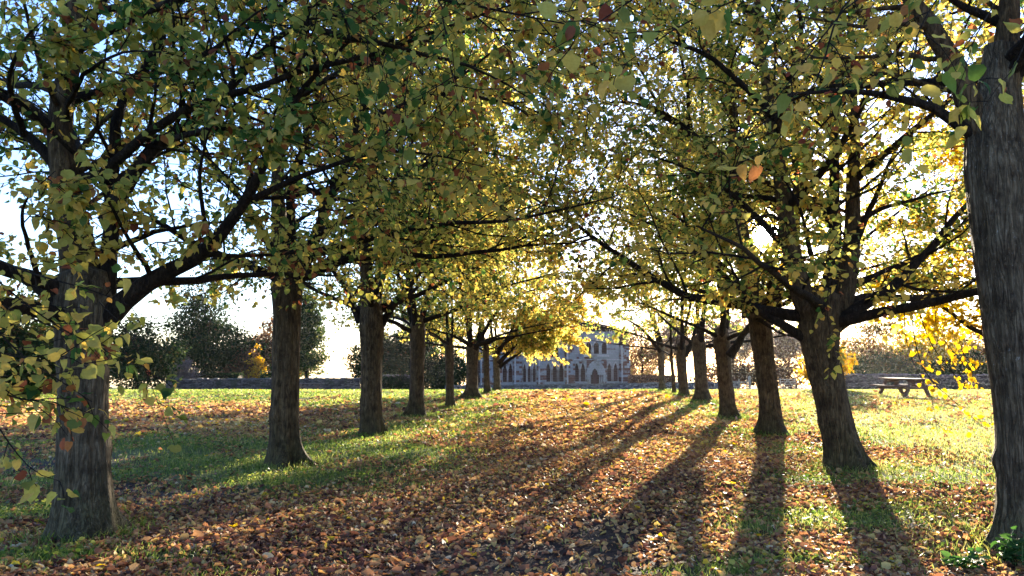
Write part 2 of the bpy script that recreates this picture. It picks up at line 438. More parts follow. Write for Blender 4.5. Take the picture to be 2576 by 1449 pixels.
def lime_tree(label, base, trunk_pts, trunk_r, limbs, seed, n_auto=8, n_stems=3, height=12.5, leaf=0.085, dens=1.0, tone=0.45, tone_sd=0.25,
              fine=False, bark=None, zmin=2.2, limb_len=4.6, rings=40, S=36, brown=0.05, flare=0.75, sprays=(), az_skip=None, low_elev=0.0, group="lime trees in two rows along the avenue",
              name="lime_tree", cat="tree", leafmat=None, drop=None, bden=3.0):
    rng = np.random.default_rng(seed)
    base = np.array(base, float)
    root = empty(name, tuple(base))
    tag(root, label, cat, group)
    tp = np.asarray(trunk_pts, float).copy()
    tp[0, 2] -= 0.12
    V, F = lathe_trunk("trunk", tp, trunk_r, S, rings, rng, flare=flare, base_z=base[2], lobes=int(rng.integers(3, 6)))
    me = np_mesh("trunk", V - base, F, True)
    link_mesh("trunk", me, bark or M_bark, root)
    fork = tp[-1]
    rf = trunk_r[-1]
    polys = [(np.asarray(l[0], float), l[1], l[2] if len(l) > 2 else 1.0) for l in limbs]
    # automatic stems and side limbs
    for i in range(n_stems):
        az = 2 * np.pi * (i + rng.uniform(0, 0.6)) / max(1, n_stems)
        d = np.array([[0.30 * math.cos(az), 0.30 * math.sin(az), 1.0]])
        st = fork + np.array([0.45 * rf * math.cos(az), 0.45 * rf * math.sin(az), -0.35])
        Ls = (height - fork[2]) * rng.uniform(0.8, 1.0)
        P = grow(st[None], d, np.array([Ls]), 12, 0.05, 0.05, rng)[0]
        polys.append((P, rf * rng.uniform(0.42, 0.56), 1.0))
    stems = [p for p in polys if p[0][-1, 2] > fork[2] + 3.5]
    for i in range(n_auto):
        az = 2 * np.pi * (i + rng.uniform(-0.25, 0.25)) * 0.382 * 1.0 + seed
        if az_skip is not None and az_skip(az % (2 * np.pi)): az += 2.0
        lev = (i + 0.3) / n_auto
        el = R(12 + low_elev + 38 * lev + rng.uniform(-6, 8))
        d = np.array([[math.cos(az) * math.cos(el), math.sin(az) * math.cos(el), math.sin(el)]])
        if stems and lev > 0.25:
            sp_ = stems[int(rng.integers(len(stems)))][0]
            Kp = resample(sp_, 12); st = Kp[int(1 + 8 * lev)]
            r0 = rf * 0.26 * (1.15 - 0.5 * lev)
        else:
            st = fork + np.array([math.cos(az) * rf * 0.4, math.sin(az) * rf * 0.4, -rng.uniform(0.1, 0.45)])
            r0 = rf * rng.uniform(0.3, 0.42)
        L = limb_len * (1.05 - 0.45 * lev) * rng.uniform(0.85, 1.15)
        P = grow(st[None], d, np.array([L]), 12, 0.09, -0.005, rng)[0]
        P[:, 2] = np.maximum(P[:, 2], st[2] + 0.14 * np.linalg.norm(P[:, :2] - st[:2], axis=1))
        polys.append((P, r0, 1.0))
    leafpos = []; leaffwd = []; leafsz = []
    def add_leaves(P, per, t0, big=1.0):
        pos, d, t, _ = spawn(P, per, t0, 1.0, 1.1, rng, 0.6)
        out = d.copy(); out[:, 2] -= 0.3
        out = unit(out + rng.normal(0, 0.3, out.shape))
        leafpos.append(pos + out * rng.uniform(0.01, 0.05, (len(pos), 1))); leaffwd.append(out); leafsz.append(np.full(len(pos), big))
    for P0, r0, lush in polys:
        P = resample(P0, 14)[None]
        kn = rng.normal(0, 1, (14, 3)); kn = np.cumsum(kn - kn.mean(0), 0); kn -= np.linspace(0, 1, 14)[:, None] * kn[-1:]; kn[0] = 0
        P = P + (kn * 0.0045 * np.linalg.norm(P[0, -1] - P[0, 0]))[None]
        tb = Tubes()
        Llen = float(np.sum(np.linalg.norm(np.diff(P[0], axis=0), axis=1)))
        tt = np.linspace(0, 1, 14)
        tb.add(P, (r0 * (1 - 0.86 * tt ** 0.9) * (1 + 0.18 * np.exp(-tt * 9)))[None], 10 if r0 > 0.05 else 6)
        nb = max(3, int(Llen * bden))
        pos, d, t, _ = spawn(P, nb, 0.16 if Llen > 2 else 0.1, 1.0, 0.95, rng, 0.55)
        L2 = np.clip(Llen * 0.45, 0.7, 2.3) * (1.1 - 0.55 * t) * rng.uniform(0.6, 1.25, len(t))
        B = grow(pos, d, L2, 8, 0.13, -0.01, rng)
        keep = B[:, -1, 2] > zmin + 0.1
        if drop is not None and len(B): keep &= ~np.any(np.stack([sun_gap(B[:, k_], rng) for k_ in range(8)]), 0)
        B = B[keep]; L2 = L2[keep]; t = t[keep]
        rb = np.clip(r0 * 0.32 * (1 - 0.5 * t), 0.006, 0.03)
        if len(B):
            tb.add(B, rb[:, None] * (1 - 0.75 * np.linspace(0, 1, 8))[None], 5 if fine else 4)
            mtw = 9
            pos, d, t3, par = spawn(B, mtw, 0.15, 1.0, 0.85, rng, 0.6)
            L3 = np.clip(L2[par] * 0.55, 0.25, 0.75) * rng.uniform(0.6, 1.3, len(t3))
            W = grow(pos, d, L3, 5, 0.16, -0.05, rng)
            kw = W[:, -1, 2] > zmin
            W = W[kw]
            if drop is not None and len(W): W = W[~(sun_gap(W[:, 2], rng) | sun_gap(W[:, 4], rng))]
            tb.add(W, np.full((len(W), 1), 0.0052 if fine else 0.0065) * (1 - 0.6 * np.linspace(0, 1, 5))[None], 3)
            per = max(1, int(round(13 * dens * lush)))
            if lush > 0:
                add_leaves(W, per, 0.12)
                add_leaves(B, max(1, int(6 * dens * lush)), 0.3)
        me = tb.mesh("limb")
        local_mesh(me, base)
        link_mesh("limb", me, M_bark if r0 > 0.125 else M_branch, root)
    # hand-placed hanging sprays
    for pts, r0, nt in sprays:
        P = resample(pts, 12)[None]
        tb = Tubes(); tb.add(P, (r0 * (1 - 0.75 * np.linspace(0, 1, 12)))[None], 5)
        pos, d, t, _ = spawn(P, nt, 0.2, 1.0, 0.8, rng, 0.7)
        W = grow(pos, d, rng.uniform(0.15, 0.42, len(t)), 5, 0.16, -0.06, rng)
        tb.add(W, np.full((len(W), 1), 0.0042) * (1 - 0.5 * np.linspace(0, 1, 5))[None], 3)
        add_leaves(W, 5, 0.2, 1.05); add_leaves(P, nt, 0.3, 1.05)
        me = tb.mesh("hanging_branch"); local_mesh(me, base)
        link_mesh("hanging_branch", me, M_branch, root)
    pos = np.concatenate(leafpos); fw = np.concatenate(leaffwd); fz = np.concatenate(leafsz)
    n = len(pos)
    if drop is not None:
        k = ~drop(pos, rng); pos = pos[k]; fw = fw[k]; fz = fz[k]; n = len(pos)
    nor = np.tile(np.array((0, 0, 1.0)), (n, 1)) * 0.95 + rng.normal(0, 0.46, (n, 3))
    size = leaf * 0.84 * fz * np.clip(rng.normal(1.0, 0.24, n), 0.4, 1.5)
    # tone drifts from branch to branch as well as leaf to leaf
    ph = rng.uniform(0, 6, 3)
    drift = 0.10 * np.sin(pos[:, 0] * 1.7 + ph[0]) + 0.08 * np.sin(pos[:, 2] * 2.1 + ph[1]) + 0.06 * np.sin(pos[:, 1] * 1.9 + ph[2])
    tn = np.clip(tone + drift + rng.normal(0, tone_sd, n), 0.02, 0.84)
    br = rng.uniform(0, 1, n) < brown
    tn = np.where(br, rng.uniform(0.88, 1.0, n), tn)
    size = np.where(br, size * 0.85, size)
    me = leaf_mesh("crown", pos - base, fw, nor, size, tn, rng, fine, 0.42 if fine else 0.3, 0.5 if fine else 0.32)
    link_mesh("crown", me, leafmat or M_lime, root)
    return root

def W(pts, Y=None):
    """display-pixel polyline with depth -> world points"""
    return np.array([at(p[0], p[1], p[2] if len(p) > 2 else Y) for p in pts])

# left row, nearest
b = ground_at(215, 1352); Y = b[1]
zb = float(gz(b[0], b[1]))
def trunk_line(pix, Y): return [at(px, py, Y) for px, py in pix]
NEAR_RINGS = dict(rings=110, S=72)
lime_tree("large grey-barked lime tree with pale lichen patches, nearest of the left row", (b[0], b[1], zb),
    [b] + trunk_line([(212, 1250), (210, 1100), (212, 930), (214, 780), (208, 690)], Y), [0.25, 0.215, 0.20, 0.205, 0.235, 0.20],
    [(W([(262, 810), (330, 735), (430, 672), (530, 615), (585, 560), (640, 500), (690, 400), (770, 270), (900, 150)], Y) + np.linspace(0, 1, 9)[:, None] * np.array((0, -0.4, 0)), 0.095),
     (W([(215, 780), (195, 600), (180, 450), (165, 300), (190, 120), (205, -80), (215, -350)], Y), 0.17),
     (W([(262, 800), (268, 600), (268, 420), (290, 270), (370, 120), (420, 0), (450, -200)], Y + 0.1), 0.085),
     (W([(270, 560), (330, 440), (420, 350), (540, 265), (640, 150), (760, 40), (900, -60)], Y - 0.2), 0.075),
     (W([(180, 800), (95, 722), (30, 690), (-90, 640), (-260, 560)], Y), 0.085),
     (W([(170, 440), (70, 335), (-40, 275), (-200, 200)], Y), 0.06),
     (W([(250, 640), (370, 590), (490, 562), (640, 545)], Y - 0.2), 0.035),
     (W([(640, 500, 6.4), (800, 430, 6.4), (1000, 380, 6.4), (1220, 420, 6.4)]), 0.03, 1.1),
     (W([(760, 60, 6.3), (950, 110, 6.1), (1150, 160, 6.0), (1370, 260, 6.0)]), 0.032, 1.1),
     (W([(420, 350, 6.0), (520, 330, 5.8), (650, 330, 5.6), (800, 380, 5.5)]), 0.028, 1.3),
     (W([(200, 120, 6.4), (500, -40, 6.0), (800, -60, 5.7), (1150, 0, 5.6), (1420, 60, 5.6)]), 0.04, 1.1),
     (W([(170, 300, 6.4), (200, 200, 5.8), (300, 140, 5.5), (420, 130, 5.3)]), 0.03, 1.3),
     (W([(450, -150, 6.4), (800, -260, 6.2), (1100, -180, 6.2), (1350, -60, 6.2)]), 0.03, 1.4),
     (W([(100, 720, 6.3), (60, 560, 5.8), (80, 480, 5.5), (140, 430, 5.4)]), 0.025, 1.2),
     (W([(60, 340, 6.3), (20, 200, 5.8), (60, 100, 5.5), (120, 40, 5.3)]), 0.03, 1.2)],
    11, n_auto=12, n_stems=0, height=11, leaf=0.073, dens=0.64, tone=0.5, fine=True, bark=M_bark_grey, zmin=2.25, brown=0.14, flare=0.6,
    sprays=[(W([(-140, 640, 5.2), (-60, 760, 4.8), (40, 880, 4.6), (140, 950, 4.5), (230, 1010, 4.5)]), 0.012, 9),
            (W([(-160, 700, 5.0), (-80, 850, 4.6), (-10, 960, 4.4), (60, 1010, 4.3)]), 0.012, 9),
            (W([(-100, 900, 4.5), (0, 1080, 4.3), (80, 1180, 4.2), (150, 1210, 4.2)]), 0.008, 5),
            (W([(-60, 740, 5.6), (80, 800, 5.2), (200, 850, 5.0), (300, 900, 5.0)]), 0.012, 8),
            (W([(250, 760, 6.2), (330, 850, 5.6), (400, 1020, 5.4), (440, 1120, 5.4)]), 0.006, 3),
            (W([(-120, 780, 4.8), (-30, 870, 4.5), (60, 900, 4.4), (150, 890, 4.4), (230, 930, 4.5)]), 0.010, 9),
            (W([(-60, 960, 4.6), (40, 1000, 4.4), (130, 1010, 4.4), (200, 1040, 4.5)]), 0.008, 9),
            (W([(-60, 660, 5.4), (60, 760, 5.0), (160, 830, 4.9), (260, 880, 4.9)]), 0.010, 10),
            (W([(250, 850, 6.0), (330, 900, 5.6), (390, 950, 5.5), (410, 990, 5.5)]), 0.006, 5),
            (W([(-40, 640, 5.8), (90, 690, 5.2), (230, 730, 5.0), (330, 770, 5.0)]), 0.012, 9)], **NEAR_RINGS)

b = ground_at(718, 1172); Y = b[1]
lime_tree("tall bare-stemmed lime tree with dark knots on its trunk, second in the left row", (b[0], b[1], float(gz(b[0], b[1]))),
    [b] + trunk_line([(716, 1100), (720, 950), (723, 800), (724, 720), (722, 640)], Y), [0.22, 0.20, 0.19, 0.195, 0.235, 0.19],
    [(W([(705, 690), (650, 640), (590, 648), (515, 655), (430, 690)], Y), 0.04),
     (W([(702, 700), (690, 560), (690, 420), (730, 250), (760, 50), (770, -200)], Y), 0.13),
     (W([(745, 705), (785, 610), (830, 480), (890, 330), (930, 150), (960, -50)], Y + 0.2), 0.10),
     (W([(735, 690), (740, 500), (800, 300), (850, 100), (860, -150)], Y + 0.4), 0.09),
     (W([(700, 660), (640, 540), (560, 430), (500, 300), (470, 100)], Y), 0.06),
     (W([(735, 640), (850, 560), (980, 500), (1100, 470)], Y - 0.5) , 0.05, 1.3),
     (W([(700, 640), (760, 560, Y - 1), (860, 500, Y - 2), (960, 520, Y - 3)] if False else [(700, 640, Y), (760, 560, Y - 1), (860, 500, Y - 2), (960, 520, Y - 3)]), 0.045, 1.3),
     (W([(735, 250, 10.7), (980, 120, 10.2), (1230, 60, 9.8), (1470, 100, 9.6)]), 0.05, 1.2),
     (W([(890, 330, 10.9), (1050, 250, 10.6), (1250, 260, 10.4), (1420, 340, 10.2)]), 0.045, 1.2),
     (W([(850, 100, 11), (1050, -60, 10.8), (1280, -120, 10.6)]), 0.045, 1.2)],
    12, n_auto=15, n_stems=0, height=12, leaf=0.088, dens=0.66, tone=0.5, zmin=2.35, brown=0.11, flare=0.75, **NEAR_RINGS)

b = ground_at(935, 1098); Y = b[1]
lime_tree("straight lime tree with one swollen burr under its fork, third in the left row", (b[0], b[1], float(gz(b[0], b[1]))),
    [b] + trunk_line([(935, 1040), (936, 900), (936, 820), (932, 740)], Y), [0.23, 0.21, 0.205, 0.26, 0.19],
    [(W([(905, 810), (875, 730), (845, 690), (800, 640), (740, 590)], Y), 0.075),
     (W([(955, 825), (985, 765), (1050, 695), (1120, 615), (1200, 560), (1290, 520)], Y), 0.075),
     (W([(925, 770), (920, 600), (915, 400), (930, 200), (935, 0)], Y), 0.15),
     (W([(945, 770), (965, 620), (1000, 450), (1020, 250), (1030, 50)], Y + 0.2), 0.11),
     (W([(930, 300, 14.7), (1120, 240, 14.3), (1300, 260, 14), (1450, 330, 14)]), 0.06),
     (W([(1000, 450, 14.8), (1150, 380, 14.5), (1320, 400, 14.3)]), 0.055),
     (W([(1030, 80, 14.8), (1200, 0, 14.5), (1400, 20, 14.3)]), 0.06)],
    13, n_auto=14, n_stems=0, height=12, leaf=0.09, dens=0.75, tone=0.5, zmin=2.3, rings=80, S=56)

def auto_tree(label, px, py, width_px, lean, fork_py, seed, kind=None, **kw):
    b = ground_at(px, py); Y = b[1]
    r = width_px * Y / FPX / 2
    mid = [(px + lean * 0.25, py - (py - fork_py) * 0.25), (px + lean * 0.6, py - (py - fork_py) * 0.6), (px + lean, fork_py)]
    pts = [b] + trunk_line(mid, Y)
    top = pts[-1] + np.array((0, 0, 0.35)); pts.append(top)
    return lime_tree(label, (b[0], b[1], float(gz(b[0], b[1]))), pts, [r * 1.02, r * 0.93, r * 0.92, r * 1.05, r * 0.8], kw.pop('limbs', []), seed, rings=60, S=40, **kw)

auto_tree("dark wide-rooted lime tree, fourth in the left row, beside the slimmest one", 1047, 1050, 38, 3, 830, 14, n_auto=14, n_stems=3, limbs=[(W([(1060, 650, 19.6), (1180, 500, 19.5), (1300, 440, 19.4), (1430, 470, 19.4)]), 0.07), (W([(1060, 500, 19.6), (1180, 330, 19.5), (1330, 260, 19.4)]), 0.07)], dens=0.9, tone=0.47, leaf=0.095, flare=1.1)
auto_tree("slimmest lime tree of the left row with a forked trunk, fifth from the front", 1132, 1027, 21, -2, 880, 15, drop=thin_low, zmin=2.8, n_auto=13, n_stems=2, dens=0.9, tone=0.5, leaf=0.10, flare=0.6)
auto_tree("stout dark lime tree with the broadest root flare, sixth in the left row", 1187, 1003, 30, 2, 880, 16, drop=thin_low, zmin=2.8, n_auto=14, n_stems=3, dens=0.9, tone=0.6, leaf=0.105, flare=1.5, limb_len=4.6, limbs=[(W([(1195, 880), (1260, 780), (1340, 730), (1430, 720)], 28.2), 0.08, 1.8), (W([(1192, 870), (1270, 840), (1350, 820), (1410, 810)], 28.0), 0.06, 1.6)])
auto_tree("narrow lime tree just left of a pale leaning one near the church", 1225, 992, 15, -2, 880, 17, drop=thin_low, n_auto=13, n_stems=2, dens=0.9, tone=0.62, leaf=0.12, limb_len=4.4, zmin=1.6)
auto_tree("pale-trunked lime tree with a long limb over the church front, last of the left row", 1250, 987, 17, -2, 895, 18, n_auto=14, n_stems=2, dens=1.0, tone=0.68, leaf=0.13, bark=M_bark_grey, limb_len=5.0, zmin=1.2,
    limbs=[(W([(1254, 915), (1275, 890), (1310, 860), (1360, 850)], 33.4), 0.11), (W([(1256, 925), (1285, 900), (1330, 868), (1380, 830)], 33.6), 0.09), (W([(1250, 890), (1300, 830), (1360, 800), (1430, 790)], 33.4), 0.10, 2.2), (W([(1250, 890), (1310, 800), (1390, 750), (1470, 750)], 33.2), 0.09, 2.2), (W([(1252, 880), (1300, 845), (1360, 815), (1440, 830)], 33.0), 0.07, 2.0)])

# right row, nearest
b = ground_at(2606, 1382); Y = b[1]
lime_tree("thick lime tree cut by the right edge of the photo, nearest of the right row", (b[0], b[1], float(gz(b[0], b[1]))),
    [b] + trunk_line([(2595, 1250), (2578, 1000), (2550, 800), (2525, 600), (2507, 430), (2500, 330), (2508, 230), (2517, 120)], Y), [0.29, 0.255, 0.245, 0.245, 0.255, 0.265, 0.225, 0.17, 0.14],
    [(W([(2500, 372), (2400, 310), (2330, 272), (2200, 240), (2080, 232), (1960, 240)], Y), 0.06, 0.35),
     (W([(2498, 400), (2440, 290), (2395, 190), (2350, 100), (2280, 0), (2200, -120), (2100, -300)], Y), 0.13, 0.5),
     (W([(2505, 300), (2516, 180), (2528, 60), (2535, -100), (2540, -350)], Y), 0.14, 0.5),
     (W([(2532, 660), (2590, 490), (2640, 330), (2700, 150)], Y), 0.12, 0.5),
     (W([(2528, 60), (2450, 30), (2380, -10), (2300, -80)], Y), 0.05, 0.3)],
    21, n_auto=5, n_stems=0, height=11, leaf=0.085, dens=0.7, tone=0.6, fine=True, bark=M_bark_grey, zmin=2.8, brown=0.12, flare=0.35,
    az_skip=lambda a: 0.6 * np.pi < a < 1.45 * np.pi,
    sprays=[(W([(2500, -150, 4.6), (2300, -60, 4.0), (2150, 0, 3.7), (2020, 160, 3.6), (1930, 280, 3.6)]), 0.010, 4),
            (W([(2250, -90, 4.2), (2120, 20, 3.8), (2060, 190, 3.7), (1990, 300, 3.7), (1930, 390, 3.7)]), 0.009, 3),
            (W([(2150, -120, 4.0), (1900, -20, 3.6), (1720, 60, 3.5), (1560, 170, 3.5)]), 0.009, 6),
            (W([(2000, -150, 3.8), (1700, -60, 3.5), (1500, 60, 3.4), (1380, 130, 3.4)]), 0.009, 6),
            (W([(2560, -80, 4.6), (2460, 80, 4.2), (2420, 200, 4.1), (2380, 270, 4.1)]), 0.006, 4),
            (W([(2640, -60, 4.6), (2560, 150, 4.2), (2500, 230, 4.1), (2450, 310, 4.1)]), 0.006, 4),
            (W([(2400, -60, 4.2), (2330, 40, 4.0), (2290, 150, 3.9), (2300, 240, 3.9)]), 0.006, 4)], **NEAR_RINGS)

b = ground_at(2133, 1182); Y = b[1]
lime_tree("deep-ridged lime tree with a leaning, scarred trunk, second in the right row", (b[0], b[1], float(gz(b[0], b[1]))),
    [b] + trunk_line([(2112, 1100), (2090, 1000), (2068, 900), (2062, 820), (2068, 740)], Y), [0.27, 0.235, 0.225, 0.24, 0.30, 0.24],
    [(W([(2040, 800), (2000, 650), (1975, 500), (1950, 300), (1915, 50), (1890, -200)], Y), 0.165),
     (W([(2080, 790), (2095, 620), (2088, 420), (2082, 180), (2080, -100)], Y + 0.1), 0.12),
     (W([(2110, 790), (2140, 640), (2150, 430), (2140, 150), (2140, -120)], Y + 0.2), 0.155),
     (W([(2085, 830), (2190, 755), (2290, 680), (2390, 575), (2450, 500), (2540, 420)], Y), 0.11, 0.8),
     (W([(2050, 862), (1960, 815), (1900, 780), (1820, 690), (1730, 620)], Y), 0.085),
     (W([(2140, 720), (2230, 680), (2330, 640), (2420, 565), (2500, 520)], Y + 0.3), 0.06, 0.8),
     (W([(2150, 560), (2230, 520), (2340, 490), (2430, 470)], Y + 0.3), 0.05, 0.8),
     (W([(2000, 640), (1880, 520), (1750, 430), (1600, 380)], Y), 0.06),
     (W([(1985, 560, 10.3), (1930, 540, 10.1), (1870, 560, 10), (1800, 600, 10)]), 0.035, 1.5),
     (W([(1992, 650, 10.3), (1940, 660, 10.1), (1880, 690, 10), (1810, 730, 10)]), 0.035, 1.5),
     (W([(2040, 640, 10.3), (2010, 520, 10), (1960, 440, 9.9), (1890, 420, 9.8)]), 0.035, 1.4),
     (W([(1950, 300, 10.4), (1780, 150, 10.2), (1620, 90, 10), (1460, 130, 9.8)]), 0.055, 1.1),
     (W([(1915, 50, 10.4), (1750, -80, 10.2), (1580, -110, 10), (1430, -40, 9.8)]), 0.055, 1.1),
     (W([(2080, 250, 10.5), (2180, 100, 10.6), (2300, 30, 10.6)]), 0.05),
     (W([(2145, 620), (2200, 500), (2240, 400), (2300, 300)], Y), 0.055)],
    22, drop=sun_gap, n_auto=19, n_stems=0, height=12, leaf=0.088, dens=0.7, tone=0.55, zmin=2.3, brown=0.03, flare=0.5,
    sprays=[(W([(2100, 660, 9.9), (2080, 760, 9.6), (2090, 850, 9.6), (2110, 930, 9.6)]), 0.008, 7),
            (W([(2150, 680, 9.9), (2220, 760, 9.7), (2260, 830, 9.7)]), 0.008, 7)], **NEAR_RINGS)

auto_tree("upright lime tree with the sun beside its stems, third in the right row", 1945, 1095, 53, -38, 790, 23, drop=sun_gap, n_auto=18, n_stems=0, dens=0.85, tone=0.55, flare=1.0,
    limbs=[(W([(1892, 800), (1872, 650), (1850, 450), (1840, 200), (1830, -50)], 15.0), 0.18), (W([(1920, 800), (1965, 700), (1992, 600), (2000, 400), (2010, 150)], 15.2), 0.15), (W([(1900, 790), (1800, 660), (1680, 590), (1560, 530), (1470, 500)], 14.9), 0.055), (W([(1965, 695), (1935, 650), (1890, 610), (1830, 560)], 14.6), 0.045, 1.6), (W([(1992, 600), (1960, 540), (1900, 500), (1850, 480)], 15), 0.045, 1.6), (W([(1905, 770), (1925, 690), (1945, 600), (1950, 500)], 14.5), 0.045, 1.5), (W([(1850, 450, 15), (1700, 300, 14.9), (1560, 260, 14.8), (1450, 290, 14.8)]), 0.07), (W([(1840, 200, 15), (1700, 60, 15), (1560, 10, 15)]), 0.06), (W([(1905, 800), (1960, 835), (2010, 850)], 14.9), 0.05, 0.2)])
auto_tree("lime tree with a limb forking right at shoulder height, fourth in right row", 1833, 1053, 38, -17, 860, 24, drop=sun_gap, zmin=2.9, n_auto=13, n_stems=2, dens=0.85, tone=0.52, leaf=0.095, flare=0.7,
    limbs=[(W([(1820, 700, 19.2), (1720, 560, 19), (1600, 480, 19), (1500, 470, 19)]), 0.06), (W([(1835, 895), (1862, 850), (1885, 820), (1930, 740), (1960, 660)], 19.2), 0.11)])
auto_tree("dark ivy-footed lime tree, fifth in the right row", 1767, 1012, 33, -8, 870, 25, drop=thin_low, bden=2.0, zmin=2.7, n_auto=9, n_stems=2, dens=0.9, tone=0.45, leaf=0.10, flare=0.9)
auto_tree("lime tree dividing into a wide vee, sixth in the right row", 1722, 998, 23, -8, 885, 26, drop=thin_low, bden=2.0, zmin=2.8, n_auto=9, n_stems=2, dens=0.9, tone=0.4, leaf=0.11, flare=0.6,
    limbs=[(W([(1722, 895), (1740, 860), (1750, 820), (1760, 760)], 30.4), 0.12)])
auto_tree("thinnest lime tree of the right row, squeezed between two thicker trunks", 1697, 993, 9, -8, 900, 27, drop=thin_low, bden=2.0, n_auto=6, n_stems=2, dens=0.9, tone=0.4, leaf=0.12, zmin=3.0)
auto_tree("pale sunlit lime tree at the far end of the right row", 1666, 986, 16, -4, 880, 28, limbs=[(W([(1662, 885), (1620, 830), (1560, 795), (1490, 775)], 33.5), 0.08, 2.2), (W([(1662, 860), (1630, 780), (1570, 730), (1510, 720)], 33.6), 0.08, 2.0)], drop=thin_low, bden=2.0, zmin=2.3, n_auto=9, n_stems=2, dens=0.9, tone=0.5, leaf=0.13, bark=M_bark_grey)

# golden lime standing beyond the nearest right trunk
b = np.array((9.6, 14.0, 0.0)); b[2] = float(gz(b[0], b[1]))
lime_tree("golden lime tree hanging low over the lawn, mostly hidden behind the nearest right trunk", tuple(b),
    [b, b + (0, 0, 1.2), b + (-0.05, 0, 2.2)], [0.2, 0.17, 0.15],
    [(W([(2500, 850), (2440, 820), (2380, 780), (2300, 745), (2230, 700)], 13.8), 0.05),
     (W([(2510, 760), (2440, 700), (2370, 690), (2300, 660)], 14.2), 0.05)],
    31, n_auto=10, n_stems=2, height=7.5, leaf=0.085, dens=1.3, tone=0.66, tone_sd=0.14, zmin=1.9, limb_len=2.9, brown=0.0, group="", name="golden_lime_tree",
    sprays=[(W([(2290, 740), (2300, 850), (2330, 940), (2400, 1010), (2480, 1080)], 13.2), 0.012, 8),
            (W([(2300, 750), (2340, 860), (2390, 930), (2440, 980)], 13.4), 0.012, 8),
            (W([(2280, 740), (2275, 830), (2300, 920), (2340, 990), (2360, 1100)], 13.0), 0.010, 5),
            (W([(2400, 790), (2420, 880), (2450, 950)], 13.4), 0.010, 10),
            (W([(2350, 760), (2360, 830), (2410, 900)], 13.4), 0.010, 8)], leafmat=M_gold)

# ------------------------------------------------------------------ ground, litter and grass maps
def row_mid(y): return -0.35 + 0.097 * y
GRASS_PATCH = [  # display px of the centre, radii in metres, strength
    (560, 1165, 1.7, 2.6, 1.1), (820, 1140, 1.9, 2.8, 1.1), (1040, 1145, 1.3, 2.6, 1.0), (380, 1125, 1.5, 1.6, 0.8), (720, 1200, 1.4, 0.9, 1.0), (420, 1400, 0.6, 0.35, 1.1), (560, 1440, 0.55, 0.3, 0.8), (90, 1290, 0.9, 0.55, 0.9), (60, 1120, 0.9, 1.3, 0.6),
    (1000, 1085, 1.6, 4.0, 0.9), (1150, 1060, 1.4, 5.0, 0.9), (1230, 1015, 1.9, 7.0, 1.0), (1830, 1085, 1.3, 2.8, 0.8), (1760, 1030, 1.9, 5.0, 0.9), (1890, 1330, 0.4, 0.6, 1.0), (2100, 1310, 0.9, 0.7, 1.0), (2250, 1290, 1.0, 0.8, 0.8), (2420, 1400, 0.6, 0.4, 1.0), (1950, 1410, 0.7, 0.35, 1.0), (2200, 1420, 0.5, 0.3, 0.7),
    (1500, 1430, 0.5, 0.2, 0.8), (1750, 1440, 0.6, 0.22, 1.1), (2050, 1210, 1.0, 1.0, 0.8), (2350, 1190, 1.8, 2.0, 1.0), (1990, 1130, 1.3, 2.0, 0.8), (2300, 1090, 2.5, 4.0, 1.0), (270, 1330, 0.3, 0.2, 0.8), (120, 1400, 0.8, 0.4, 0.9), (1250, 1120, 0.9, 1.6, 0.4)]
SOIL_PATCH = [(1330, 1400, 1.5, 0.8, 1.2), (1500, 1340, 0.6, 1.0, 1.1), (1200, 1440, 1.1, 0.4, 1.0), (560, 1310, 1.0, 0.45, 0.9), (440, 1245, 1.2, 0.8, 1.0), (150, 1160, 1.2, 0.9, 0.8), (1650, 1290, 0.4, 0.8, 0.6), (1420, 1395, 0.75, 0.5, 1.0), (1550, 1330, 0.5, 0.7, 0.8), (1250, 1420, 0.6, 0.3, 0.8), (420, 1265, 0.75, 0.6, 0.9), (330, 1230, 0.6, 0.6, 0.7), (60, 1140, 0.7, 0.9, 0.6), (1600, 1360, 0.5, 0.4, 0.5)]
GP = [(ground_at(p[0], p[1]), p[2], p[3], p[4]) for p in GRASS_PATCH]
SP = [(ground_at(p[0], p[1]), p[2], p[3], p[4]) for p in SOIL_PATCH]
TREE_BASES = [o.location.copy() for o in COL.objects if o.type == 'EMPTY']
def vnoise(x, y, s, seed):
    x = np.asarray(x) * s + seed * 13.7; y = np.asarray(y) * s - seed * 7.1
    xi = np.floor(x).astype(np.int64); yi = np.floor(y).astype(np.int64)
    fx = x - xi; fy = y - yi
    fx = fx * fx * (3 - 2 * fx); fy = fy * fy * (3 - 2 * fy)
    def h(a, b):
        v = (a * 374761393 + b * 668265263 + int(seed * 1013)) & 0x7fffffff
        v = ((v ^ (v >> 13)) * 1274126177) & 0x7fffffff
        return ((v ^ (v >> 16)) & 0xffff) / 65535.0
    return (h(xi, yi) * (1 - fx) + h(xi + 1, yi) * fx) * (1 - fy) + (h(xi, yi + 1) * (1 - fx) + h(xi + 1, yi + 1) * fx) * fy
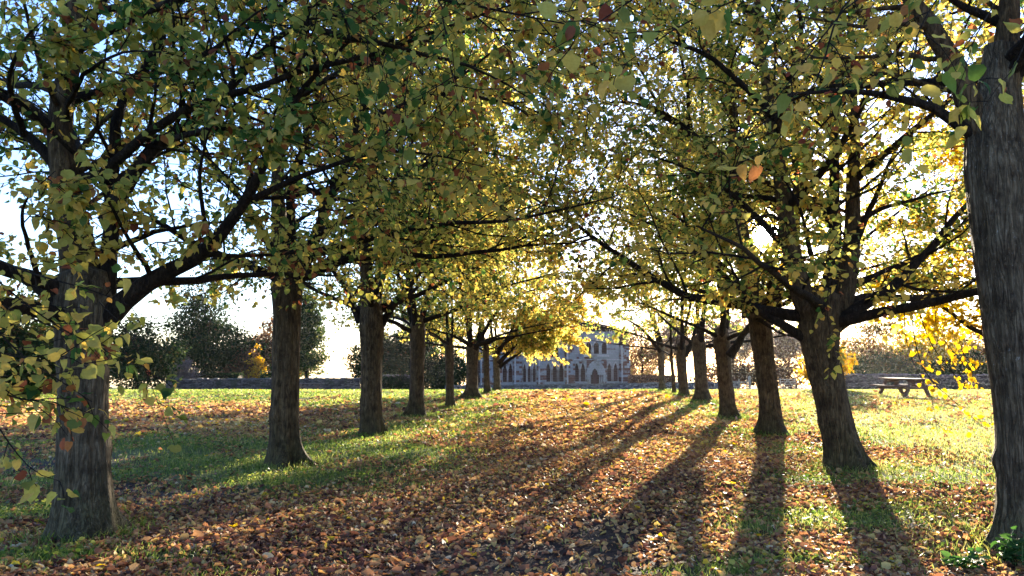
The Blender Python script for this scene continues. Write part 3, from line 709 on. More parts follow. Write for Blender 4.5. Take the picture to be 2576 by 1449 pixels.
def cover(x, y):
    """returns litter cover 0..1 and bare-soil 0..1"""
    x = np.asarray(x, float); y = np.asarray(y, float)
    u = x - row_mid(y)
    half = 4.3 + 0.0 * y
    lit = np.clip(1.15 - np.clip((np.abs(u) - half) / 2.6, 0, 1) * 0.95, 0, 1)      # under the crowns
    left_field = np.where((u < -5) & (y > 12) & (y < 36), np.clip(0.85 - np.abs(y - 22) / 22, 0, 1), 0)
    lit = np.maximum(lit, left_field)
    right = np.where(u > 5.0, 0.10 + 0.45 * np.clip((14 - y) / 5, 0, 1), 0)
    lit = np.maximum(lit, right)
    lit = np.where((u < -5.0) & (y > 22), lit * np.clip(1 - (y - 22) / 9, 0.1, 1), lit)
    lit = np.where(y > 33, lit * np.clip(1 - (y - 33) / 5, 0.03, 1), lit)
    g = np.zeros_like(x)
    for c, rx, ry, s in GP:
        g = np.maximum(g, s * np.exp(-(((x - c[0]) / rx) ** 2 + ((y - c[1]) / ry) ** 2)))
    lit = lit * (1 - 0.9 * np.clip(g, 0, 1))
    n = 0.5 * vnoise(x, y, 0.8, 1) + 0.3 * vnoise(x, y, 2.1, 2) + 0.2 * vnoise(x, y, 5.3, 3)
    lit = np.clip(lit + (n - 0.5) * 0.9, 0, 1)
    so = np.zeros_like(x)
    for c, rx, ry, s in SP:
        so = np.maximum(so, s * np.exp(-(((x - c[0]) / rx) ** 2 + ((y - c[1]) / ry) ** 2)))
    so = np.clip(so + (n - 0.5) * 0.6 * (so > 0.1), 0, 1)
    return lit, so

def axis(fine0, fine1, step, far):
    a = list(np.arange(fine0, fine1 + 1e-6, step)); s = step
    v = fine1
    while v < far: s *= 1.35; v += s; a.append(v)
    v = fine0; s = step
    while v > -far: s *= 1.35; v -= s; a.insert(0, v)
    return np.array(a)
gx = axis(-14, 18, 0.25, 1500); gy = axis(1, 46, 0.25, 1500)
XX, YY = np.meshgrid(gx, gy)
ZZ = gz(XX, YY)
far = (np.abs(XX) > 200) | (np.abs(YY) > 300)
ZZ = np.where(YY < -20, 0.0, ZZ)
lit, soil = cover(XX, YY)
nx, ny = len(gx), len(gy)
idx = np.arange(ny * nx).reshape(ny, nx)
F = np.stack([idx[:-1, :-1], idx[:-1, 1:], idx[1:, 1:], idx[1:, :-1]], -1).reshape(-1, 4)
me = np_mesh("ground", np.stack([XX, YY, ZZ], -1).reshape(-1, 3), [F], True, {'litter': lit.ravel(), 'soil': soil.ravel()})
t = NT("ground_mat")
P = t.pos()
nz = t.noise(P, 9, 4)
grass = t.ramp(t.noise(P, 14, 5, 0.7), [(0.25, (0.05, 0.075, 0.02)), (0.5, (0.12, 0.15, 0.035)), (0.8, (0.24, 0.24, 0.075))])
cell = t.voro(P, 15, 'F1', 'Color')
sepc = t.n('ShaderNodeSeparateColor'); t.link(cell, sepc.inputs[0])
litc = t.ramp(sepc.outputs[0], [(p * 0.95, tuple(v * 0.75 for v in c)) for p, c in LITTER_STOPS])
soilc = t.ramp(t.noise(P, 40, 5, 0.7), [(0.3, (0.03, 0.018, 0.016)), (0.7, (0.085, 0.055, 0.045))])
under = t.mix(t.ramp(t.noise(P, 25, 3), [(0.4, 0.0), (0.6, 0.6)]), litc, soilc)
lf = t.ramp(t.math('ADD', t.attr('litter'), t.math('MULTIPLY', t.math('SUBTRACT', nz, 0.5), 0.9)), [(0.38, 0.0), (0.58, 1.0)])
c = t.mix(lf, grass, under)
c = t.mix(t.ramp(t.attr('soil'), [(0.25, 0.0), (0.6, 0.95)]), c, soilc)
h = t.math('ADD', t.noise(P, 45, 4, 0.7), t.voro(P, 15))
ground = link_mesh("ground", me, t.done(t.principled(c, 0.9, t.bump(h, 1.0, 0.06), 0.25)))
tag(ground, "leaf-strewn grass ground of the avenue and the lawns beside it", "ground", None, 'structure')

# fallen leaves: one mesh of real leaves
rng = np.random.default_rng(5)
def wedge_points(n, y0, y1, power, rng, margin=1.5, half=0.75):
    uu = rng.uniform(0, 1, n)
    y = (y0 ** (1 - power) + uu * (y1 ** (1 - power) - y0 ** (1 - power))) ** (1 / (1 - power)) if power != 1 else y0 * (y1 / y0) ** uu
    x = rng.uniform(-1, 1, n) * (half * y + margin)
    return x, y
x, y = wedge_points(560000, 3.0, 40, 0.6, rng)
l, s = cover(x, y)
keep = rng.uniform(0, 1, len(x)) < np.clip(l * 1.2 - 0.15, 0.03, 1) * (1 - 0.88 * s)
x, y, l = x[keep], y[keep], l[keep]
n = len(x)
sz = np.clip(0.045 * np.exp(rng.normal(0, 0.34, n)), 0.02, 0.11) * np.clip(y / 11, 1, 2.6)
z = gz(x, y) + rng.uniform(0.004, 0.035, n)
az = rng.uniform(0, 6.283, n)
fw = np.stack([np.cos(az), np.sin(az), rng.normal(0, 0.22, n)], -1)
nor = np.stack([rng.normal(0, 0.45, n), rng.normal(0, 0.45, n), np.ones(n)], -1)
tn = np.clip(0.40 + 0.3 * (vnoise(x, y, 0.6, 7) - 0.5) + 0.12 * np.clip((y - 9) / 10, 0, 1) + rng.normal(0, 0.25, n), 0, 1)  # tone rises with distance: near shade and sunlit gold put into leaf colour
me = leaf_mesh("fallen_leaves", np.stack([x, y, z], -1), fw, nor, sz, tn, rng, False, 0.45, 0.5)
o = link_mesh("fallen_leaves", me, M_litter)
tag(o, "brown, orange and yellow fallen leaves carpeting the avenue and lawn", "leaves", None, 'stuff')

# low broad-leaved weeds among the grass: one mesh
x, y = wedge_points(150000, 3.0, 36, 0.55, rng)
l, s = cover(x, y)
k = (rng.uniform(0, 1, len(x)) < np.clip(1.0 - l * 1.5, 0, 1) * np.clip(vnoise(x, y, 1.3, 21) * 2.2 - 0.7, 0, 1)) & (s < 0.4) & (x - row_mid(y) < 5.2)
x, y = x[k], y[k]; n = len(x)
az = rng.uniform(0, 6.283, n)
me = leaf_mesh("ground_ivy", np.stack([x, y, gz(x, y) + rng.uniform(0.01, 0.09, n)], -1), np.stack([np.cos(az), np.sin(az), rng.normal(0.1, 0.3, n)], -1),
               np.stack([rng.normal(0, 0.45, n), rng.normal(0, 0.45, n), np.ones(n)], -1), rng.uniform(0.022, 0.05, n) * np.clip(y / 11, 1, 2.4), rng.uniform(0, 1, n), rng)
o = link_mesh("ground_ivy", me, M_weed)
tag(o, "patches of low broad-leaved green weeds under the two tree rows", "weeds", None, 'stuff')

# grass blades: one mesh
def grass_points(n, y0, y1, power):
    x, y = wedge_points(n, y0, y1, power, rng)
    l, s = cover(x, y)
    k = rng.uniform(0, 1, n) < np.clip(1.15 - l * 1.15, 0.05, 1) * (1 - 0.85 * s) * np.clip(0.35 + vnoise(x, y, 1.7, 9) * 1.1, 0, 1)
    return x[k], y[k]
gxs, gys = grass_points(420000, 3.0, 70, 0.75)
ex, ey = [], []
for b in TREE_BASES:       # longer tufts round the foot of each trunk
    m = 500
    a = rng.uniform(0, 6.283, m); rr = 0.28 + np.abs(rng.normal(0, 0.22, m))
    ex.append(b.x + np.cos(a) * rr); ey.append(b.y + np.sin(a) * rr)
tall = np.concatenate([np.zeros(len(gxs)), np.ones(len(ex) * 500)])
x = np.concatenate([gxs] + ex); y = np.concatenate([gys] + ey)
n = len(x)
lod = np.clip(y / 9, 1, 7)
h = rng.uniform(0.03, 0.085, n) * (1 + 0.35 * (lod - 1) * 0.4) * (1 + tall * 0.6)
w = rng.uniform(0.0025, 0.005, n) * lod
az = rng.uniform(0, 6.283, n)
side = np.stack([np.cos(az), np.sin(az), np.zeros(n)], -1)
lean = rng.normal(0, 0.42, (n, 2))
base = np.stack([x, y, gz(x, y) - 0.005], -1)
mid = base + np.stack([lean[:, 0] * h * 0.35, lean[:, 1] * h * 0.35, h * 0.6], -1)
tip = base + np.stack([lean[:, 0] * h * 1.1, lean[:, 1] * h * 1.1, h], -1)
V = np.stack([base - side * w[:, None], base + side * w[:, None], mid + side * w[:, None] * 0.7, tip, mid - side * w[:, None] * 0.7], 1)
off = np.arange(n)[:, None] * 5
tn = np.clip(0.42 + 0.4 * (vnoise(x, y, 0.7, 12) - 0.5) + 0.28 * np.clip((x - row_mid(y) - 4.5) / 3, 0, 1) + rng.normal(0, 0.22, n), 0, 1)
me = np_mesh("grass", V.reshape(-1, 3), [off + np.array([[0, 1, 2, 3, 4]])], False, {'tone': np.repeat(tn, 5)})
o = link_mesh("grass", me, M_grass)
tag(o, "short green grass showing between the fallen leaves", "grass", None, 'stuff')
GRASS_N = n

# ------------------------------------------------------------------ stone materials and the church
def stone_material(name, pale, red, balance, scale=1.0):
    t = NT(name)
    ob = t.n('ShaderNodeTexCoord')
    mp = t.n('ShaderNodeMapping'); mp.inputs['Rotation'].default_value = (R(90), 0, 0)
    t.t.links.new(ob.outputs['Object'], mp.inputs['Vector'])
    dist = t.n('ShaderNodeVectorMath'); dist.operation = 'ADD'
    nn = t.n('ShaderNodeTexNoise'); nn.inputs['Scale'].default_value = 1.3; t.link(mp.outputs[0], nn.inputs['Vector'])
    sc_ = t.n('ShaderNodeVectorMath'); sc_.operation = 'SCALE'; sc_.inputs['Scale'].default_value = 0.12
    t.link(nn.outputs['Color'], sc_.inputs[0])
    t.link(mp.outputs[0], dist.inputs[0]); t.link(sc_.outputs[0], dist.inputs[1])
    br = t.n('ShaderNodeTexBrick')
    t.link(dist.outputs[0], br.inputs['Vector'])
    br.inputs['Scale'].default_value = 1.0 * scale
    br.inputs['Brick Width'].default_value = 0.62; br.inputs['Row Height'].default_value = 0.27
    br.inputs['Mortar Size'].default_value = 0.012
    br.inputs['Color1'].default_value = (0, 0, 0, 1); br.inputs['Color2'].default_value = (1, 1, 1, 1); br.inputs['Mortar'].default_value = (0.35, 0.35, 0.35, 1)
    ob2 = ob.outputs['Object']
    big = t.noise(ob2, 0.9, 3)
    f = t.math('ADD', t.math('MULTIPLY', br.outputs['Color'], 0.42), t.math('MULTIPLY', big, 0.75))
    c = t.ramp(f, [(balance - 0.06, pale), (balance + 0.03, red)])
    fine = t.noise(ob2, 5, 5, 0.7)
    c = t.mix(t.ramp(fine, [(0.3, 0.55), (0.7, 0.0)]), c, t.mix(1.0, c, (0.5, 0.45, 0.44), 'MULTIPLY'))
    c = t.mix(t.math('MULTIPLY', br.outputs['Fac'], 0.6), c, (0.16, 0.14, 0.13))
    return t.done(t.principled(c, 0.9, t.bump(t.math('SUBTRACT', fine, br.outputs['Fac']), 0.6, 0.04), 0.2))
PALE = (0.25, 0.25, 0.265); RED = (0.13, 0.055, 0.036)
M_stone_pale = stone_material("pale_ashlar", PALE, RED, 0.80)
M_stone_mix = stone_material("mixed_ashlar", PALE, RED, 0.58)
M_stone_red = stone_material("red_sandstone", (0.085, 0.042, 0.03), (0.055, 0.02, 0.013), 0.36)
M_stone_grey = stone_material("grey_dressed_stone", (0.36, 0.345, 0.35), (0.24, 0.20, 0.185), 0.74)
def plain(name, col, rough=0.7, var=0.3, scale=8, spec=0.3):
    t = NT(name)
    n = t.noise(t.obj(), scale, 5, 0.65)
    c = t.ramp(n, [(0.25, tuple(v * (1 - var) for v in col)), (0.75, tuple(v * (1 + var) for v in col))])
    return t.done(t.principled(c, rough, t.bump(n, 0.3, 0.01), spec))
M_door = plain("door_red_wood", (0.06, 0.012, 0.014), 0.6, 0.35, 6)
M_darkgap = plain("dark_opening", (0.02, 0.018, 0.018))

def prism(bm, poly, y0, y1):
    """extrude a 2D (u,w) polygon between depths y0 (front) and y1 (back)"""
    f = [bm.verts.new((p[0], y0, p[1])) for p in poly]; b = [bm.verts.new((p[0], y1, p[1])) for p in poly]
    n = len(poly)
    bm.faces.new(f); bm.faces.new(list(reversed(b)))
    for i in range(n):
        j = (i + 1) % n
        bm.faces.new((f[j], f[i], b[i], b[j]))
def box(bm, x0, x1, y0, y1, z0, z1):
    prism(bm, [(x0, z0), (x1, z0), (x1, z1), (x0, z1)], y0, y1)
def bm_obj(name, bm, mat, parent, bevel=0.0):
    bmesh.ops.recalc_face_normals(bm, faces=bm.faces)
    if bevel > 0:
        bmesh.ops.bevel(bm, geom=[e for e in bm.edges if e.is_manifold], offset=bevel, segments=1, affect='EDGES')
    me = bpy.data.meshes.new(name); bm.to_mesh(me); bm.free()
    return link_mesh(name, me, mat, parent)
def arch_pts(uc, a, spring, h, n=9):
    c = (h * h - a * a) / (2 * a); Rr = c + a
    phi = math.atan2(h, c)
    left = [(uc + c - Rr * math.cos(phi * i / n), spring + Rr * math.sin(phi * i / n)) for i in range(n + 1)]
    right = [(2 * uc - p[0], p[1]) for p in reversed(left[:-1])]
    return left + right
def panel(bm, u0, u1, w0, w1, arches, y0, y1):
    poly = [(u0, w1), (u0, w0)]
    for uc, a, spring, h in arches:
        if spring > w0 + 0.001: poly.append((uc - a, w0))
        poly += arch_pts(uc, a, spring, h)
        if spring > w0 + 0.001: poly.append((uc + a, w0))
    poly += [(u1, w0), (u1, w1)]
    prism(bm, poly, y0, y1)
def ring(bm, uc, spring, ai, hi, ao, ho, y0, y1, base=None):
    o = arch_pts(uc, ao, spring, ho); i = arch_pts(uc, ai, spring, hi)
    if base is not None:
        o = [(uc - ao, base)] + o + [(uc + ao, base)]; i = [(uc - ai, base)] + i + [(uc + ai, base)]
    for k in range(len(o) - 1):
        prism(bm, [o[k], o[k + 1], i[k + 1], i[k]], y0, y1)
def shaft(bm, u, y, w0, w1, r, S=8):
    bmesh.ops.create_cone(bm, cap_ends=True, segments=S, radius1=r, radius2=r, depth=w1 - w0, matrix=Matrix.Translation((u, y, (w0 + w1) / 2)))
    for w in (w0, w1):
        bmesh.ops.create_cone(bm, cap_ends=True, segments=S, radius1=r * 1.6, radius2=r * 1.6, depth=0.1, matrix=Matrix.Translation((u, y, w)))

CH_ROT = R(13)
ch_o = at(1205, 973, 86); CH_Z = -2.1
church = empty("church", (ch_o[0], ch_o[1], CH_Z), CH_ROT)
tag(church, "ruined stone church front with blind pointed arcades and a dark red door", "church")
cdir = np.array((math.cos(CH_ROT), math.sin(CH_ROT)))
def fu(zx):
    """zoomed-photo x -> distance along the church front"""
    src = 1320 + zx * 540 / 2576; px = src * 2576 / 2880
    d = ray(px, 900)
    m = np.array([[d[0], -cdir[0]], [d[1], -cdir[1]]])
    s = np.linalg.solve(m, np.array((ch_o[0], ch_o[1])))
    return s[1]
def fw_(zy):
    src = 850 + zy * 300 / 1431; py = src * 2576 / 2880
    return at(1400, py, 88)[2] - CH_Z
STR = fw_(768); SPR = fw_(893); APX = fw_(785); PLI = fw_(1065); TOPL = fw_(440); TOPR = fw_(330)
UL, UR = fu(130), fu(2130)
# body: back slab, stepped ruin outline
bm = bmesh.new()
prism(bm, [(UL, 0), (UR, 0), (UR, TOPR - 0.4), (fu(1900), TOPR + 0.2), (fu(1500), TOPR + 0.9), (fu(1250), TOPR + 0.1), (fu(1060), TOPR - 1.4), (fu(1000), TOPL + 0.35), (fu(760), TOPL + 0.1), (fu(560), TOPL - 0.05), (UL, TOPL - 0.5)], 0.0, 1.0)
bm_obj("rear_wall", bm, M_stone_red, church)
bm = bmesh.new(); box(bm, UR - 0.9, UR, 1.003, 9.0, 0, TOPR - 1.2); box(bm, UL, UL + 0.9, 1.003, 9, 0, TOPL - 1.0)
bm_obj("side_wall", bm, M_stone_mix, church)
# lower arcade layer
def arches(cs, half):
    return [(fu(c), half, SPR, APX - SPR) for c in cs]
HALF = (fu(1170) - fu(1082)) / 2 * 0.86
bays = [(430, 575, [470, 545]), (690, 895, [735, 795, 862]), (1010, 1270, [1047, 1135, 1225]), (1390, 1560, [1430, 1512]), (1825, 1995, [1865, 1948])]
y_f = -0.32
for x0, x1, cs in bays:
    bmS = bmesh.new()
    hw = min(HALF, (fu(cs[1]) - fu(cs[0])) / 2 * 0.93)
    ar = [(fu(c), hw, SPR, APX - SPR - 0.1) for c in cs]
    lo = fu(x0); hi = fu(x1)
    if ar[0][0] - hw <= lo: lo = ar[0][0] - hw - 0.06
    if ar[-1][0] + hw >= hi: hi = ar[-1][0] + hw + 0.06
    panel(bmS, lo, hi, SPR - 0.02, STR - 0.07, [(u, h_, SPR, hh) for u, h_, _, hh in ar], y_f, -0.003)
    bmR = bmesh.new()
    for u, h_, s_, hh in ar:
        bmA = bmesh.new()
        ring(bmA, u, SPR, h_ - 0.07, hh - 0.09, h_ + 0.02, hh + 0.03, y_f - 0.09, y_f - 0.003)
        ring(bmA, u, SPR, h_ - 0.12, hh - 0.16, h_ - 0.073, hh - 0.093, y_f - 0.02, y_f + 0.16)
        shaft(bmA, u - h_ + 0.03, y_f + 0.06, PLI, SPR - 0.03, 0.042)
        shaft(bmA, u + h_ - 0.03, y_f + 0.06, PLI, SPR - 0.03, 0.042)
        bm_obj("blind_arch", bmA, M_stone_grey, church)
    bmP = bmesh.new(); box(bmP, lo, hi, y_f - 0.02, -0.003, 0, PLI); bm_obj("plinth", bmP, M_stone_pale, church)
    bm_obj("arcade_spandrel", bmS, M_stone_pale, church)
# buttresses and solid strips of wall between the bays
for x0, x1, top, proj in [(575, 690, TOPL - 0.6, 0.8), (895, 1010, TOPL + 0.3, 0.8), (1270, 1390, fw_(540), 0.85), (2000, 2130, fw_(560), 0.7), (130, 430, STR - 0.02, 0.42)]:
    bmB = bmesh.new()
    lo, hi = fu(x0) + 0.004, fu(x1) - 0.004
    prism(bmB, [(lo, 0), (hi, 0), (hi, STR - 0.1), (lo, STR - 0.1)], -proj, -0.003)
    bm2 = [(lo + 0.06, STR - 0.1 + 0.002), (hi - 0.06, STR - 0.1 + 0.002), (hi - 0.06, top), (lo + 0.06, top)]
    if top > STR: prism(bmB, bm2, -proj + 0.18, -0.003)
    box(bmB, lo - 0.05, hi + 0.05, -proj - 0.08, -proj - 0.002, 0, 0.35)
    bm_obj("buttress", bmB, M_stone_mix, church, 0.015)
    bms = bmesh.new(); shaft(bms, lo + 0.14, -proj - 0.09, 0.4, max(top - 0.2, STR), 0.11)
    bm_obj("buttress_shaft", bms, M_stone_grey, church)
# doorway
DU = fu(1668); DSP = fw_(965); DAPX = fw_(772)
DA = (fu(1825) - fu(1575)) / 2
bmD = bmesh.new()
panel(bmD, fu(1560), fu(1825) + 0.05, 0, STR - 0.07, [(DU + 0.12, DA - 0.08, DSP, DAPX - DSP - 0.06)], y_f - 0.004, -0.003)
bm_obj("door_surround", bmD, M_stone_mix, church)
bmD = bmesh.new()
na = 6
for k in range(na):
    ao = DA - k * 0.165; ai = ao - 0.155
    ho = (DAPX - DSP) * (ao / DA) ** 0.8; hi = (DAPX - DSP) * (ai / DA) ** 0.8
    ring(bmD, DU + 0.12, DSP, ai, hi, ao, ho, y_f - 0.16 + k * 0.11, y_f + 0.02 + k * 0.11)
bm_obj("archivolt", bmD, M_stone_grey, church)
for k in range(5):
    for s_ in (-1, 1):
        bms = bmesh.new(); shaft(bms, DU + 0.12 + s_ * (DA - 0.08 - k * 0.165), y_f - 0.06 + k * 0.11, 0.25, DSP - 0.05, 0.06)
        bm_obj("door_shaft", bms, M_stone_grey, church)
bmD = bmesh.new()
aa = DA - na * 0.165; hh = (DAPX - DSP) * (aa / DA) ** 0.8
for s_ in (-1, 1):
    for k in range(4):
        u0 = DU + 0.12 + s_ * (k * aa / 4 + 0.006); u1 = DU + 0.12 + s_ * ((k + 1) * aa / 4 - 0.006)
        lo, hi = min(u0, u1), max(u0, u1)
        top = DSP + hh * (1 - ((k + 0.9) / 4) ** 2.2)
        box(bmD, lo, hi, 0.02 - 0.12, -0.004, 0.15, top)
dr = bm_obj("door", bmD, M_door, church)
bmH = bmesh.new(); bmesh.ops.create_uvsphere(bmH, u_segments=8, v_segments=6, radius=0.05, matrix=Matrix.Translation((DU + 0.2, -0.14, 1.1)))
bm_obj("handle", bmH, M_darkgap, dr)
# string course
bmC = bmesh.new()
for x0, x1 in [(130, 573), (692, 893), (1012, 1268), (1392, 1998)]:
    box(bmC, fu(x0), fu(x1), y_f - 0.14, -0.003, STR - 0.065, STR + 0.07)
bm_obj("string_course", bmC, M_stone_grey, church)
# upper storey layer with lancet windows
bmU = bmesh.new()
WS = fw_(690)
segs = [(130, 573, TOPL - 0.75, []), (692, 893, TOPL - 0.05, []), (1012, 1268, TOPR - 1.7, [(1095, 0.28, fw_(560), 0.6), (1165, 0.26, fw_(590), 0.5)]), (1392, 1998, TOPR - 0.5, [(1590, 0.40, fw_(590), 0.6), (1695, 0.40, fw_(590), 0.6), (1800, 0.40, fw_(590), 0.6)])]
for x0, x1, top, ws in segs:
    sill = fw_(735) if x0 == 1012 else WS
    if ws:
        box(bmU, fu(x0), fu(x1), y_f + 0.02, -0.003, STR + 0.072, sill - 0.002)
        panel(bmU, fu(x0), fu(x1), sill, top, [(fu(c), a, s, h) for c, a, s, h in ws], y_f + 0.02, -0.003)
        for c, a, s, h in ws:
            bw = bmesh.new(); ring(bw, fu(c), s, a - 0.06, h - 0.08, a + 0.06, h + 0.08, y_f - 0.03, y_f + 0.1, base=sill + 0.003)
            bm_obj("lancet_window", bw, M_stone_grey, church)
    else:
        box(bmU, fu(x0), fu(x1), y_f + 0.02, -0.003, STR + 0.072, top)
bm_obj("upper_wall", bmU, M_stone_pale, church)
bmG = bmesh.new()
prism(bmG, [(fu(1530), fw_(735)), (fu(1860), fw_(735)), (fu(1850), fw_(700)), (fu(1540), fw_(700))], y_f - 0.22, y_f + 0.018)
bm_obj("door_gable_ledge", bmG, M_stone_grey, church)

# ------------------------------------------------------------------ rubble walls, hedge, gate, fences
def rubble_mat(name, a, b, ivy=0.0):
    t = NT(name)
    v = t.n('ShaderNodeTexVoronoi'); v.feature = 'F1'; v.inputs['Scale'].default_value = 1.0
    t.link(t.obj((3.2, 3.2, 7.5)), v.inputs['Vector'])
    e = t.n('ShaderNodeTexVoronoi'); e.feature = 'DISTANCE_TO_EDGE'; e.inputs['Scale'].default_value = 1.0
    t.link(t.obj((3.2, 3.2, 7.5)), e.inputs['Vector'])
    sepc = t.n('ShaderNodeSeparateColor'); t.link(v.outputs['Color'], sepc.inputs[0])
    c = t.ramp(sepc.outputs[0], [(0.1, a), (0.5, b), (0.9, tuple(v * 1.6 for v in b))])
    c = t.mix(t.ramp(e.outputs['Distance'], [(0.0, 0.85), (0.09, 0.0)]), c, (0.035, 0.03, 0.026))
    c = t.mix(t.ramp(t.noise(t.obj(), 1.2, 4), [(0.5, 0.0), (0.66, 0.6)]), c, (0.06, 0.065, 0.03))
    return t.done(t.principled(c, 0.9, t.bump(t.ramp(e.outputs['Distance'], [(0.0, 0.0), (0.2, 1.0)]), 1.0, 0.06), 0.2))
M_rubble = rubble_mat("rubble_stone", (0.06, 0.04, 0.032), (0.11, 0.085, 0.072))
M_rubble_grey = rubble_mat("rubble_grey", (0.08, 0.066, 0.066), (0.15, 0.135, 0.135))
M_wood = plain("weathered_wood", (0.13, 0.075, 0.05), 0.75, 0.35, 14)
M_wood_pale = plain("pale_rail_wood", (0.26, 0.21, 0.16), 0.75, 0.3, 14)

M_coping = plain("pale_coping_stone", (0.13, 0.115, 0.105), 0.9, 0.5, 5)
def rubble_wall(name, label, pA, pB, zt, thick, mat, seed, cat="wall", ztB=None):
    """a wall from A to B (x,y), top height zt, with an uneven coping and bumpy face"""
    rng = np.random.default_rng(seed)
    A = np.array(pA, float); B = np.array(pB, float)
    L = np.linalg.norm(B - A); n = max(2, int(L / 0.35))
    root = empty(name, (A[0], A[1], float(gz(A[0], A[1]))), math.atan2(B[1] - A[1], B[0] - A[0]))
    tag(root, label, cat)
    z0 = root.location.z
    rows = 6
    V = []
    us = np.linspace(0, L, n)
    for sgn in (-1, 1):
        for k in range(rows):
            for u in us:
                q = A + (B - A) * (u / L)
                gzv = float(gz(q[0], q[1])) - z0 - 0.15
                top = (zt if ztB is None else zt + (ztB - zt) * u / L) - z0
                zz = gzv + (top - gzv) * k / (rows - 1)
                V.append((u, sgn * (thick / 2 * (1 - 0.15 * k / rows)) + rng.normal(0, 0.018), zz + (rng.normal(0, 0.02) if 0 < k < rows - 1 else 0)))
    idx = np.arange(2 * rows * n).reshape(2, rows, n)
    F = []
    for s in range(2):
        q = np.stack([idx[s, :-1, :-1], idx[s, :-1, 1:], idx[s, 1:, 1:], idx[s, 1:, :-1]], -1).reshape(-1, 4)
        F.append(q if s == 0 else q[:, ::-1])
    F.append(np.stack([idx[0, -1, :-1], idx[0, -1, 1:], idx[1, -1, 1:], idx[1, -1, :-1]], -1))
    F.append(np.stack([idx[0, :-1, 0], idx[0, 1:, 0], idx[1, 1:, 0], idx[1, :-1, 0]], -1))
    F.append(np.stack([idx[0, :-1, -1], idx[1, :-1, -1], idx[1, 1:, -1], idx[0, 1:, -1]], -1))
    link_mesh("wall_body", np_mesh("wall_body", np.array(V), F, False), mat, root)
    bm = bmesh.new()
    u = 0.0
    while u < L - 0.2:
        w = rng.uniform(0.3, 0.75); h = rng.uniform(0.05, 0.16)
        top = (zt if ztB is None else zt + (ztB - zt) * u / L) - z0
        e = min(u + w - 0.03, L)
        a, b2, c2 = rng.uniform(-0.02, 0.02, 3)
        prism(bm, [(u, top + 0.003), (e, top + 0.003), (e - 0.03, top + h + a), (u + 0.04, top + h + b2)], -thick / 2 - 0.02 + c2, thick / 2 + 0.02)
        u += w
    bm_obj("coping", bm, M_coping, root)
    return root
def xy(px, Y): p = at(px, 950, Y); return (p[0], p[1])
zt = at(550, 955, 78)[2]
rubble_wall("stone_wall", "long mossy rubble wall across the left lawn below the clipped hedge", xy(420, 78), xy(905, 80), zt, 0.5, M_rubble, 1)
rubble_wall("stone_wall", "short ivy-covered stone wall end beside the dark shrubs left of the church", xy(962, 79), xy(1040, 79.5), at(1000, 946, 79)[2], 0.6, M_rubble, 2)
rubble_wall("low_wall", "low rubble wall running along the foot of the church front", xy(1120, 77), xy(1860, 76.5), at(1450, 972, 77)[2], 0.5, M_rubble_grey, 3, ztB=at(1800, 962, 76.5)[2])
rubble_wall("stone_wall", "brown stone wall at the back of the right lawn behind the picnic table", xy(2080, 68), xy(2720, 64), at(2250, 943, 68)[2], 0.5, M_rubble, 4)

class Boxes:
    pass
def rot_box(bm, p0, p1, w, h):
    """beam from p0 to p1, width w, height h"""
    p0, p1 = Vector(p0), Vector(p1)
    d = p1 - p0; L = d.length
    q = d.to_track_quat('X', 'Z')
    m = Matrix.Translation((p0 + p1) / 2) @ q.to_matrix().to_4x4() @ Matrix.Diagonal((L, w, h, 1))
    bmesh.ops.create_cube(bm, size=1, matrix=m)

def picnic_table(label, loc, rz, Ltab=2.0):
    root = empty("picnic_table", loc, rz)
    tag(root, label, "picnic table", "wooden picnic tables on the lawns")
    hl = Ltab / 2
    bm = bmesh.new()
    for k in range(5):
        y = (k - 2) * 0.158
        box(bm, -hl, hl, y - 0.075, y + 0.075, 0.70, 0.765)
    bm_obj("tabletop", bm, M_wood, root, 0.006)
    for s in (-1, 1):
        bm = bmesh.new()
        for k in range(2):
            y = s * (0.66 + k * 0.15)
            box(bm, -hl, hl, y - 0.07, y + 0.07, 0.42, 0.48)
        bm_obj("seat", bm, M_wood, root, 0.006)
    for x in (-hl * 0.68, hl * 0.68):
        for s in (-1, 1):
            bm = bmesh.new(); rot_box(bm, (x, s * 0.70, -0.03), (x, s * 0.24, 0.70), 0.075, 0.15)
            bm_obj("leg", bm, M_wood, root, 0.005)
        bm = bmesh.new(); rot_box(bm, (x + 0.068, -0.80, 0.385), (x + 0.068, 0.80, 0.385), 0.055, 0.11)
        bm_obj("seat_beam", bm, M_wood, root, 0.005)
        bm = bmesh.new(); rot_box(bm, (x + 0.068, -0.36, 0.64), (x + 0.068, 0.36, 0.64), 0.055, 0.10)
        bm_obj("top_beam", bm, M_wood, root, 0.005)
        sg = -1 if x > 0 else 1
        bm = bmesh.new(); rot_box(bm, (x + 0.08, 0, 0.40), (x + sg * 0.45, 0, 0.70), 0.045, 0.07)
        bm_obj("brace", bm, M_wood, root, 0.004)
    return root
p = ground_at(2274, 997)
picnic_table("brown wooden picnic table standing on the sunny right lawn", (p[0], p[1], float(gz(p[0], p[1]))), R(-70), 1.9)
p = at(778, 975, 72)
picnic_table("far picnic table half hidden behind a left-row trunk, in front of the rubble wall", (p[0], p[1], float(gz(p[0], p[1]))), R(8), 2.4)

